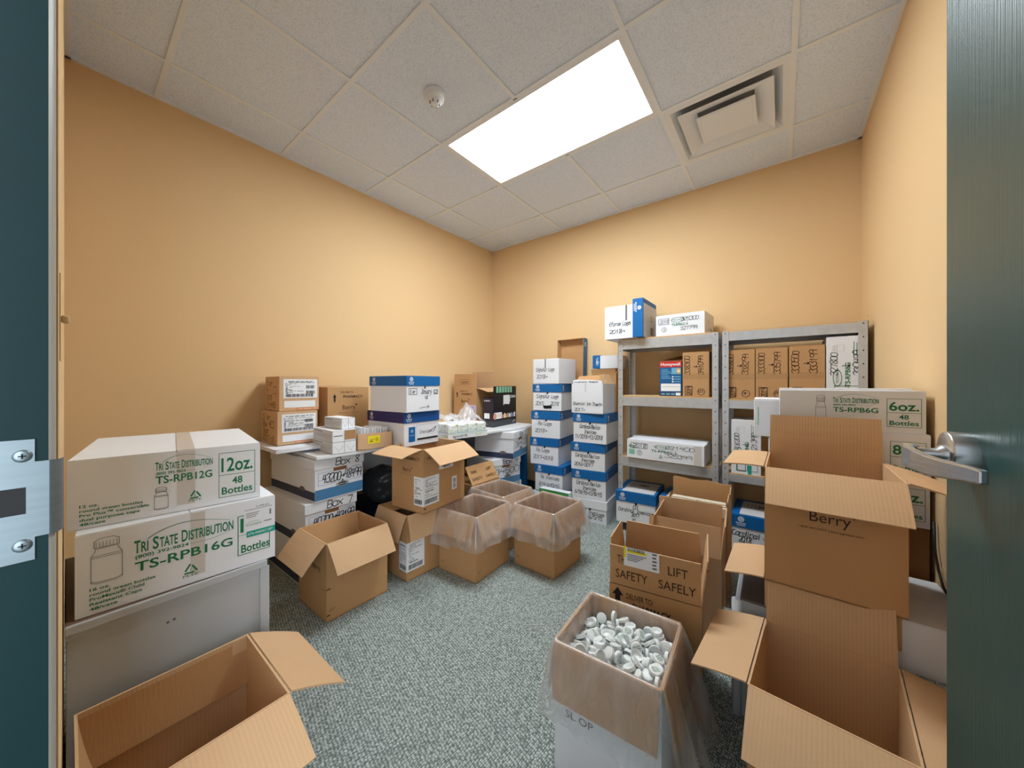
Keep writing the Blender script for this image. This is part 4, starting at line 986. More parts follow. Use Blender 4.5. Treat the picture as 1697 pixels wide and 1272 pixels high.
for v in bm.verts:
    x, y = v.co.x, v.co.y
    z = .035+.05*noise.noise(Vector((x*5, y*5, 1)))+.03*noise.noise(Vector((x*12, y*12, 4)))
    pk = max(0, 1-math.hypot(x-.06, y-.22)/.26); z += .13*pk**1.3
    v.co = Vector((x*.27+.02*noise.noise(Vector((x*4, y*4, 7))), y*.34+.02*noise.noise(Vector((y*4, x*4, 9))), max(z, .003)-.02*max(0, abs(x)-.4)))
mb = MB(); mb.add([v.co.copy() for v in bm.verts], [tuple(q.index for q in f.verts) for f in bm.faces], 'film', True); bm.free()
o = mb.build('plastic_wrap'); o.location = (-2.02, 1.90, TZ+.108); o.rotation_euler = (0, 0, R(-10)); tag(o, 'torn clear plastic wrap crumpled on the drink carton', 'plastic wrap')
# tall brown carton with its flaps up, then the black toner box
def tallp(mb, F, w, d, h): berry_print(mb, F['F'], w, h, True, 1, .60)
t = open_carton('carton', 'tall brown carton with raised flaps in the far corner of the table', (-2.516, 2.602, TZ+.001), 3, .305, .29, .366, {'F': (-2, .14, .004, 0), 'B': (0, .17, .004, 0), 'R': (105, .14, .003), 'L': (-14, .13)}, 'cardboard', 'open brown cartons', tallp,
                {'F': lambda m, ff, L, r: (m.outline(ff, L*.28, L*.72, r*.25, r*.62, .002, 'ink_brown'), m.rect(ff, L*.34, L*.66, r*.34, r*.37, 'ink_brown'), m.rect(ff, L*.34, L*.66, r*.44, r*.48, 'ink_brown'))})
f = faces(.305, .29, .366)['F']; mb = MB(); mb.rect(f, .215, .303, .03, .20, 'lilac', .0012); barcode(mb, f, .235, .285, .05, .07, 4); barcode(mb, f, .235, .285, .105, .14, 5); mb.rect(f, .25, .27, .17, .18, 'violet', .0016); mb.build('shipping_label', t)
t = thing('toner_box', 'black printer toner box with a torn top, far end of the table', 'toner box', (-2.21, 2.655, TZ+.001), 8)
w_, d_, h_, h2 = .12, .43, .275, .385; mb = MB()
mb.box(-w_/2, w_/2, -d_/2, -d_/2+.003, 0, h_, 'plum_dark'); mb.box(-w_/2, w_/2, d_/2-.003, d_/2, 0, h2, 'black_gloss'); mb.box(-w_/2, -w_/2+.003, -d_/2, d_/2, 0, h_, 'black_gloss')
mb.box(w_/2-.003, w_/2, -d_/2, d_/2, 0, h2, 'black_gloss'); mb.box(-w_/2, w_/2, -d_/2, d_/2, 0, .003, 'charcoal')
F = faces(w_, d_, h2); f = F['R']
mb.rect(f, 0, d_, 0, .055, 'charcoal', .0006); mb.text(f, 'LEXMARK', d_*.70, h2*.70, .026, 'ink_white', w=d_*.27, bold=True)
mb.rect(f, d_*.06, d_*.90, h2*.80, h2*.995, 'black_mat', .0006)
for k in range(6): mb.rect(f, d_*(.10+.12*k), d_*(.18+.12*k), h2*.84, h2*.99, 'mint', .0012); mb.rect(f, d_*(.17+.12*k), d_*(.19+.12*k), h2*.84, h2*.99, 'pale_green', .0012)
cols = ['salmon', 'ink_white', 'amber', 'salmon', 'ink_white', 'light_blue', 'violet', 'ink_white']
for k in range(8): mb.rect(f, d_*(.36+.075*k), d_*(.425+.075*k), .075, .075+.045*(1 if k % 2 else .8), cols[k], .0012)
mb.rect(f, d_*.02, d_*.34, .075, .135, 'ink_white', .0012); mb.circle(f, d_*.05, .10, .0001, .03, 'salmon', off=.0016); mb.rect(f, d_*.10, d_*.3, .09, .12, 'folder_cream', .0018)
mb.line(f, [(d_*.84, .022), (d_*.93, .034), (d_*.90, .044)], .006, 'ink_white')
f = Fr((-w_/2, -d_/2, 0), (1, 0, 0), (0, 0, 1)); mb.rect(f, 0, w_, 0, .055, 'charcoal', .0006); mb.text(f, 'LEXMARK', .012, h_*.88, .013, 'ink_white', w=.07, bold=True); mb.rect(f, .015, .075, .08, .13, 'ink_white', .0012); mb.rect(f, .02, .06, .02, .03, 'ink_grey', .0012)
mb.build('carton', t)
f = F['R']; mb = MB(); mb.add([f.p(d_*.40, h2*.52, .002), f.p(d_*.46, h2*.55, .002), f.p(d_*.66, h2*.53, .002), f.p(d_*.70, h2*.62, .003), f.p(d_*.68, h2*.78, .002), f.p(d_*.40, h2*.77, .002)], [(0, 1, 2, 3, 4, 5)], 'white_paper'); mb.build('torn_sticker', t)

# ---------------------------------------------------------------- shelving units
def shelf_unit(label, x0, x1, levels, bottom_dark=True):
    y0, y1 = 2.75, 3.06; H = 1.515
    t = thing('shelving_unit', label, 'shelf', ((x0+x1)/2, (y0+y1)/2, 0), 0, 'galvanised shelving units'); W = (x1-x0)/2; D = (y1-y0)/2
    for sx in (-1, 1):
        for sy in (-1, 1):
            mb = MB(); a, b = sx*W, sy*D; th = .0022; fl = .040
            xa, xb = sorted((a, a-sx*fl)); ya, yb = sorted((b, b-sy*th)); mb.box(xa, xb, ya, yb, 0, H, 'galv')
            xa, xb = sorted((a, a-sx*th)); ya, yb = sorted((b, b-sy*fl)); mb.box(xa, xb, ya, yb, 0, H, 'galv')
            f = Fr((sx*(W)-(fl if sx > 0 else 0), -D, 0), (1, 0, 0), (0, 0, 1))
            if sy < 0:
                for k in range(20): mb.rect(f, fl*.42, fl*.58, .05+k*.0762, .058+k*.0762, 'slot_dark', .0006)
            f = Fr((W*sx, -D if sy < 0 else D-fl, 0), (0, 1, 0), (0, 0, 1)) if sx > 0 else Fr((-W+th, -D if sy < 0 else D-fl, 0), (0, 1, 0), (0, 0, 1))
            for k in range(40): mb.rect(f, fl*.42, fl*.6, .05+k*.0381, .064+k*.0381, 'slot_dark', .0006)
            mb.build('post', t)
    for (z, bh, dark) in levels:
        for sy in (-1, 1):
            mb = MB(); ya, yb = sorted((sy*(D-.0025), sy*(D-.010))); mb.box(-W+.003, W-.003, ya, yb, z-bh, z, 'slot_dark' if dark else 'galv')
            ya, yb = sorted((sy*(D-.0025), sy*(D-.03))); mb.box(-W+.003, W-.003, ya, yb, z-bh, z-bh+.002, 'slot_dark' if dark else 'galv'); mb.build('beam', t)
        for sx in (-1, 1):
            mb = MB(); xa, xb = sorted((sx*(W-.003), sx*(W-.010))); mb.box(xa, xb, -D+.012, D-.012, z-bh, z, 'galv'); mb.build('side_beam', t)
        mb = MB(); mb.box(-W+.006, W-.006, -D+.004, D-.004, z+.0003, z+.011, 'chipboard'); mb.build('shelf_board', t)
    return t
shelf_unit('left galvanised steel shelving unit, beside the blue lidded stacks', -1.045, -.336, [(1.509, .075, 0), (1.056, .072, 0), (.570, .070, 0), (.058, .055, 1)])
shelf_unit('right galvanised steel shelving unit in the corner by the right wall', -.318, .388, [(1.509, .060, 0), (1.048, .055, 0), (.550, .050, 0), (.058, .055, 1)])
S1, S2, S3, S4 = 1.5205, 1.0675, .5815, .0695
# top of the left unit: record box lying on its side, white bottle carton
t = thing('record_box', 'record box lying on its side on top of the left shelving unit', 'file box', (-.985, 2.885, S1), 0, 'boxes on the shelving units')
mb = MB(); mb.box(-.155, .10, -.175, .16, 0, .262, 'white_board'); f = Fr((-.155, -.175, 0), (1, 0, 0), (0, 0, 1)); mb.rect(f, .185*.92, .185, .14, .262, 'ink_grey')
mb.hand(f, 'Eforce Logs', .04, .105, .030, w=.17, t=.004); mb.hand(f, '2018~', .04, .045, .028, w=.13, t=.004); mb.build('body', t, bevel=.002)
mb = MB(); mb.box(.075, .155, -.185, .168, .001, .30, 'blue_lid'); f = Fr((.075, -.185, .001), (1, 0, 0), (0, 0, 1)); emblem(mb, f, .052, .225, .015, False)
ft = f.turn(.08, .299, 3); mb.text(ft, 'BUSINESS', .03, .022, .010, 'ink_white', w=.075, bold=True); mb.text(ft, 'SOURCE', .04, .010, .010, 'ink_white', w=.056, bold=True)
f = Fr((.155, -.185, .001), (0, 1, 0), (0, 0, 1)); mb.rect(f, .012, .353, .0, .262, 'grey_board'); mb.circle(f, .21, .16, .018, .024, 'ink_black', asp=.8, off=.0014)
for k in range(4): mb.rect(f, .19+.02*k, .20+.02*k, .03, .09, 'ink_black', .0014)
mb.build('lid', t, bevel=.002)
def numbers(mb, f, W, H, a, b, yr=None, green=None, no=None, hh=None, tilt=None):
    """marker numbers: one range over the other with an arrow between"""
    hh = hh or H*.16
    if green:
        mb.circle(f, W*.47, H*.74, H*.11, H*.125, 'ink_green', asp=2.4); mb.text(f, 'TRI STATE', W*.47, H*.70, H*.09, 'ink_green', w=W*.2, align='c'); mb.text(f, green, W*.34, H*.46, H*.12, 'ink_green', w=W*.28, bold=True)
    mb.hand(f, a, W*.53, H*.68, hh, w=W*.36); mb.hand(f, b, W*.52, H*.24, hh, w=W*.34)
    mb.line(f, [(W*.66, H*.62), (W*.66, H*.47)], hh*.10, 'ink_black'); mb.line(f, [(W*.64, H*.52), (W*.66, H*.47), (W*.68, H*.52)], hh*.10, 'ink_black')
    if yr: mb.outline(f, W*.06, W*.29, H*.56, H*.86, hh*.10, 'ink_black'); mb.hand(f, yr, W*.085, H*.62, hh, w=W*.19)
    if no: mb.circle(f, W*.18, H*.32, hh*.62, hh*.72, 'ink_black'); mb.hand(f, no, W*.165, H*.26, hh*.7)
closed_box('carton', 'white bottle carton marked 325300 on top of the left shelving unit', (-.585, 2.93, S1), -3, .335, .30, .155, 'white_board', 'boxes on the shelving units',
           lambda mb, F, w, d, h: (numbers(mb, F['F'], w, h, '325300', '327799', '2018', 'TS-RPB6G', '4'), bottle_art(mb, F['R'], d*.3, h*.2, d*.16, h*.5), mb.text(F['R'], '6oz.', d*.6, h*.2, h*.2, 'ink_green')))
# middle shelf
t = closed_box('appliance_box', 'blue and red printed appliance box on the left shelving unit, beside a brown carton', (-.658, 2.90, S2), 0, .155, .20, .262, 'honey_blue', 'boxes on the shelving units', None, seam=False, cat='appliance box')
f = faces(.155, .20, .262)['F']; mb = MB(); mb.add([f.p(0, .218), f.p(.155, .218), f.p(.155, .262), f.p(0, .262)], [(0, 1, 2, 3)], 'red'); mb.text(f, 'Honeywell', .0775, .230, .022, 'ink_white', w=.135, bold=True, align='c', off=.002)
mb.rect(f, .085, .15, .165, .212, 'light_blue'); mb.rect(f, .122, .148, .168, .208, 'amber', .0012); mb.circle(f, .135, .188, .0001, .010, 'folder_cream', off=.0016)
for k in range(6): mb.rect(f, .012, .06+.012*(k % 3), .198-.013*k, .203-.013*k, 'light_blue')
for k in range(3): mb.circle(f, .094, .145-.018*k, .0001, .006, 'ink_white'); mb.rect(f, .104, .148, .142-.018*k, .149-.018*k, 'light_blue')
mb.rect(f, .010, .148, .038, .094, 'ink_white'); mb.rect(f, .018, .14, .068, .073, 'grey_board', .0012); mb.rect(f, 0, .155, 0, .03, 'band_navy'); mb.rect(f, .115, .148, .006, .026, 'ink_white', .0012)
for k in range(3): mb.rect(f, .012+.035*k, .038+.035*k, .010, .02, 'light_blue', .0012)
mb.build('printed_panel', t)
mb = MB(); mb.add([(-.0775, -.098, .2635), (.0775, -.098, .2635), (.07, .06, .315), (-.06, .06, .29)], [(0, 1, 2, 3), (3, 2, 1, 0)], 'cardboard_dark'); mb.build('flap', t)
def brown_no(mb, F, w, d, h, a, b, yr, no):
    f = F['F'].turn(w, h, 1)            # the carton stands on end, its writing runs upwards
    W, H = h, w
    f2 = Fr(F['F'].o + Vector((w, 0, 0)), (0, 0, 1), (-1, 0, 0))
    mb.hand(f2, a, W*.50, H*.72, H*.20, w=W*.42, t=H*.018); mb.hand(f2, b, W*.50, H*.22, H*.20, w=W*.42, t=H*.018)
    mb.line(f2, [(W*.68, H*.58), (W*.68, H*.44)], H*.022, 'ink_black'); mb.line(f2, [(W*.66, H*.49), (W*.68, H*.44), (W*.70, H*.49)], H*.022, 'ink_black')
    mb.outline(f2, W*.03, W*.24, H*.62, H*.90, H*.022, 'ink_black'); mb.hand(f2, yr, W*.045, H*.66, H*.18, w=W*.18, t=H*.018)
    mb.circle(f2, W*.11, H*.30, H*.12, H*.14, 'ink_black'); mb.hand(f2, no, W*.09, H*.24, H*.14, t=H*.018)
def bt(mb, F, w, d, h): mb.rect(F['F'], 0, w, h*.40, h*.52, 'tape_tan', .0006); mb.box(-w/2, w/2, -d/2, d/2-.02, h+.0045, h+.005, 'tape_tan') if False else None
def brown_range(lab, x, z, w, h, a, b, no, y=2.91):
    closed_box('carton', lab, (x, y, z), 0, w, .28, h, 'cardboard', 'boxes on the shelving units', lambda mb, F, ww, d, hh: brown_no(mb, F, ww, d, hh, a, b, '2019', no), bt, seam='y')
brown_range('brown carton marked 341099 on the left shelving unit', -.482, S2, .172, .318, '338300', '341099', '5')
brown_range('brown carton marked 338299, first from the left on the right shelving unit', -.2165, S2-.008, .167, .325, '335800', '338299', '4')
brown_range('brown carton marked 335799, second from the left on the right shelving unit', -.0465, S2-.008, .165, .328, '333300', '335799', '3')
brown_range('brown carton marked 333199, third from the left on the right shelving unit', .1255, S2-.008, .168, .332, '330500', '333199', '2')
def white_no(mb, F, w, d, h, a, b, code, extra=True):
    W, H = h, w
    f2 = Fr(F['F'].o + Vector((w, 0, 0)), (0, 0, 1), (-1, 0, 0))
    mb.text(f2, code, W*.22, H*.40, H*.13, 'ink_green', w=W*.38, bold=True); mb.circle(f2, W*.36, H*.72, H*.10, H*.115, 'ink_green', asp=2.6); mb.text(f2, 'TRI STATE', W*.36, H*.68, H*.08, 'ink_green', w=W*.16, align='c')
    mb.hand(f2, a, W*.40, H*.72, H*.17, w=W*.36, t=H*.018); mb.hand(f2, b, W*.40, H*.14, H*.18, w=W*.38, t=H*.018)
    mb.line(f2, [(W*.55, H*.60), (W*.55, H*.40)], H*.022, 'ink_black'); mb.line(f2, [(W*.53, H*.46), (W*.55, H*.40), (W*.57, H*.46)], H*.022, 'ink_black')
    for k in range(4): mb.rect(f2, W*.70, W*(.92-.02*k), H*(.30-.07*k), H*(.315-.07*k), 'ink_green')
    bottle_art(mb, f2, W*.78, H*.55, W*.10, H*.3, 'grey_board'); mb.outline(f2, W*.06, W*.24, H*.10, H*.80, H*.016, 'ink_green'); mb.rect(f2, W*.06, W*.24, H*.44, H*.456, 'ink_green')
    mb.outline(f2, W*.05, W*.2, H*.5, H*.82, H*.02, 'ink_black', .0012)
closed_box('carton', 'white bottle carton marked 330499 standing on end on the right shelving unit', (.298, 2.90, S2-.008), 0, .168, .29, .372, 'white_board', 'boxes on the shelving units', lambda mb, F, w, d, h: white_no(mb, F, w, d, h, '327800', '330499', 'TS-RPB8G'), seam='y')
# third shelf
closed_box('carton', 'long white bottle carton marked 321400 on the left shelving unit', (-.690, 2.858, S3), -.9, .543, .26, .138, 'white_board', 'boxes on the shelving units',
           lambda mb, F, w, d, h: (mb.text(F['F'], '4oz', w*.03, h*.55, h*.24, 'ink_green', w=w*.08, bold=True), mb.rect(F['F'], w*.03, w*.11, h*.2, h*.48, 'mint'), numbers(mb, F['F'], w, h, '321400', '325399', '2018', 'TS-RPB4G', '3', h*.19), recycle(mb, F['F'], w*.47, h*.24, h*.1)),
           lambda mb, F, w, d, h: mb.rect(F['F'], w*.88, w*.97, 0, h, 'tape_clear', .0005), loose=.012)
t = closed_box('carton', 'white bottle carton marked 321399 standing on end on the right shelving unit', (-.185, 2.90, .5615), 1, .162, .28, .355, 'white_board', 'boxes on the shelving units', lambda mb, F, w, d, h: white_no(mb, F, w, d, h, '318200', '321399', 'TS-RPB4G'), seam='y')
mb = MB(); f = faces(.162, .28, .355)['F']; mb.rect(f, .092, .112, -.012, .06, 'teal_tape', .0014); mb.build('teal_strip', t)
# bottom shelves
record_box('blue lidded record box on the bottom of the left shelving unit, marked CII', (-.905, 2.880, S4+.001), 5, .302, .37, .245, [('CII', .14, .44), ('Cardinal Invoices', .9, .06), ('2017', .2, .40), ('x', .1, .42)], top_print=True, lidh=.078, t_h=.026)
record_box('blue lidded record box beside the marked one, bottom of the left shelving unit', (-.575, 2.90, S4+.001), 0, .302, .33, .245, [('CII', .14, .44), ('Invoices', .5, .2)], top_print=True, lidh=.078, t_h=.026)
def tape_piece(mb, F, w, d, h):
    mb.line(F['F'], [(w*.56, .12), (w*.64, .085), (w*.80, .065), (w*.95, .06)], .004, 'ink_grey')
record_box('blue lidded record box on the bottom of the right shelving unit', (-.105, 2.86, S4+.001), 0, .305, .37, .243, [('Cardinal', .52, .0), ('2018', .24, .12), ('x 1 C', .36, .04)], top_print=True, lidh=.082, notch=False, t_h=.034, body_extra=tape_piece)

# ---------------------------------------------------------------- torn open cartons in the middle
def p13(mb, F, w, d, h):
    f = F['F']; up_arrow(mb, f, w*.10, h*.76, .034, .085); mb.text(f, 'DELIVER TO:', w*.20, h*.885, .021, 'ink_black', w=w*.30); mb.text(f, 'PHARMACY', w*.27, h*.795, .024, 'ink_black', w=w*.42, bold=True)
    berry_print(mb, f, w, h, False, 1, .50); mb.rect(f, .004, w-.004, h-.0035, h-.0012, 'ink_brown')
t13 = open_carton('carton', 'brown carton with raised flaps reading lift safely, nearest the carton of caps', (-.385, 1.440, 0), 8.5, .312, .285, .405,
            {'F': (4, .148, .001, 4), 'L': (3, .15, .046, 4), 'R': (7, .15, .014, 4), 'B': (-10, .15, .012, 4)}, 'cardboard', 'open brown cartons', p13, {'F': lambda m, ff, L, r: think(m, ff, L, r, .030)})
mb = MB(); ff = Fr((-.156, -.1425-.0015, .405), (1, 0, 0), (0, -.0699, 1)); mb.rect(ff, .056, .178, .080, .152, 'white_paper', .0012); mb.rect(ff, .056, .064, .112, .156, 'yellow', .0016); mb.rect(ff, .068, .135, .132, .142, 'yellow', .0016); barcode(mb, ff, .070, .128, .138, .150, 6)
for k in range(4): mb.rect(ff, .068, .135-.01*k, .124-.007*k, .127-.007*k, 'ink_grey', .0018)
for k in range(5): mb.rect(ff, .155, .170-.002*(k % 2), .142-.013*k, .148-.013*k, 'ink_grey', .0018)
lb = mb.build('shipping_label', t13)
open_carton('carton', 'brown open carton with raised flaps, middle of the row of three', (-.365, 1.862, 0), 5, .305, .285, .400,
            {'F': (-12, .13, .002, 4), 'L': (-12, .14, .004, 10), 'R': (6, .145, .004, 6), 'B': (2, .15, .002, 4)}, 'cardboard_pale', 'open brown cartons', lambda mb, F, w, d, h: (berry_print(mb, F['F'], w, h), label_bits(mb, F['R'], d*.3, h*.45, d*.4, h*.4, 21)))
t15 = thing('carton', 'torn brown carton of folders, farthest of the row of three, by the shelves', 'cardboard box', (-.385, 2.260, 0), 2, 'open brown cartons')
mb = MB(); w_, d_, h_ = .32, .33, .50; th = .005
def torn(x0, y0, x1, y1, h0, amp, seed):
    n = 18; rs = random.Random(seed); hs = [h0+amp*(rs.random()-.5)+amp*.8*math.sin(k*.7+seed) for k in range(n+1)]
    dx, dy = (x1-x0), (y1-y0); L = math.hypot(dx, dy); nx, ny = -dy/L*th, dx/L*th
    for k in range(n):
        a, b = k/n, (k+1)/n; p = [(x0+dx*a, y0+dy*a), (x0+dx*b, y0+dy*b), (x0+dx*b+nx, y0+dy*b+ny), (x0+dx*a+nx, y0+dy*a+ny)]
        mb.hexa([(*q, 0) for q in p]+[(*p[0], hs[k]), (*p[1], hs[k+1]), (*p[2], hs[k+1]), (*p[3], hs[k])], 'cardboard')
torn(-.16, -.165, .16, -.165, .455, .008, 1); torn(.16, -.165, .16, .165, .535, .012, 2); torn(.16, .165, -.16, .165, .56, .006, 3); torn(-.16, .165, -.16, -.165, .47, .014, 4)
mb.box(-.16, .16, -.165, .165, 0, th, 'cardboard'); mb.build('body', t15)
for k in range(5):
    m2 = MB(); y = -.02+.022*k; hh = .462+.006*(k % 3)
    m2.box(-.145, .145, y, y+.014, .006, hh, 'folder_cream'); m2.line(Fr((-.145, y, 0), (1, 0, 0), (0, 0, 1)), [(.14, hh-.05), (.14, hh)], .002, 'ink_black'); m2.hand(Fr((-.145, y, 0), (1, 0, 0), (0, 0, 1)), '30 Inv', .19, hh-.03, .018, t=.002)
    o = m2.build('folder'); o.location = (-.385, 2.262, .001); o.rotation_euler = (0, 0, R(2)); tag(o, 'cream paper folder standing in the torn carton by the shelves', 'folder', 'folders in the torn carton')
mb = MB(); bm = bmesh.new(); bmesh.ops.create_icosphere(bm, subdivisions=3, radius=.06)
for v in bm.verts: v.co *= 1+.35*noise.noise(v.co*30); v.co.z *= .7
mb.add([v.co.copy() for v in bm.verts], [tuple(q.index for q in f.verts) for f in bm.faces], 'white_paper'); bm.free()
o = mb.build('crumpled_paper'); o.location = (-.33, 1.80, .045); tag(o, 'crumpled white paper down inside the middle open carton', 'paper')

# ---------------------------------------------------------------- carton of bottle caps (front, centre)
CW, CD, CHH = .302, .292, .385; CX, CY, CR = -.397, 1.06, 3.2
def pcap(mb, F, w, d, h):
    mb.text(F['F'], 'SL OP', w*.12, h*.46, .022, 'ink_black', w=.085); mb.text(F['F'], 'TS-CAPS', w*.12, h*.30, .016, 'ink_green', w=.08) if False else None
open_carton('carton', 'white carton with brown folded flaps, full of bottle caps, front centre', (CX, CY, 0), CR, CW, CD, CHH,
            {'F': (172, .155, .002, 2), 'L': (172, .155, .002, 2), 'R': (168, .155, .002, 2), 'B': (172, .155, .002, 2)}, 'white_board', 'cartons with bag liners', pcap, inner='cardboard')
liner('clear bag draped over the carton of white bottle caps', (CX, CY, 0), CR, CW, CD, CHH, .175, .030, 21, inside=.14, fl_tan=.17,
      extra=lambda x, y, o: ((.045*o+.02*o*math.sin(y*60)) if x > CW/2-.002 else (.012*o if x < -CW/2+.002 else 0), (-.12*o if x > CW/2-.002 else 0)))
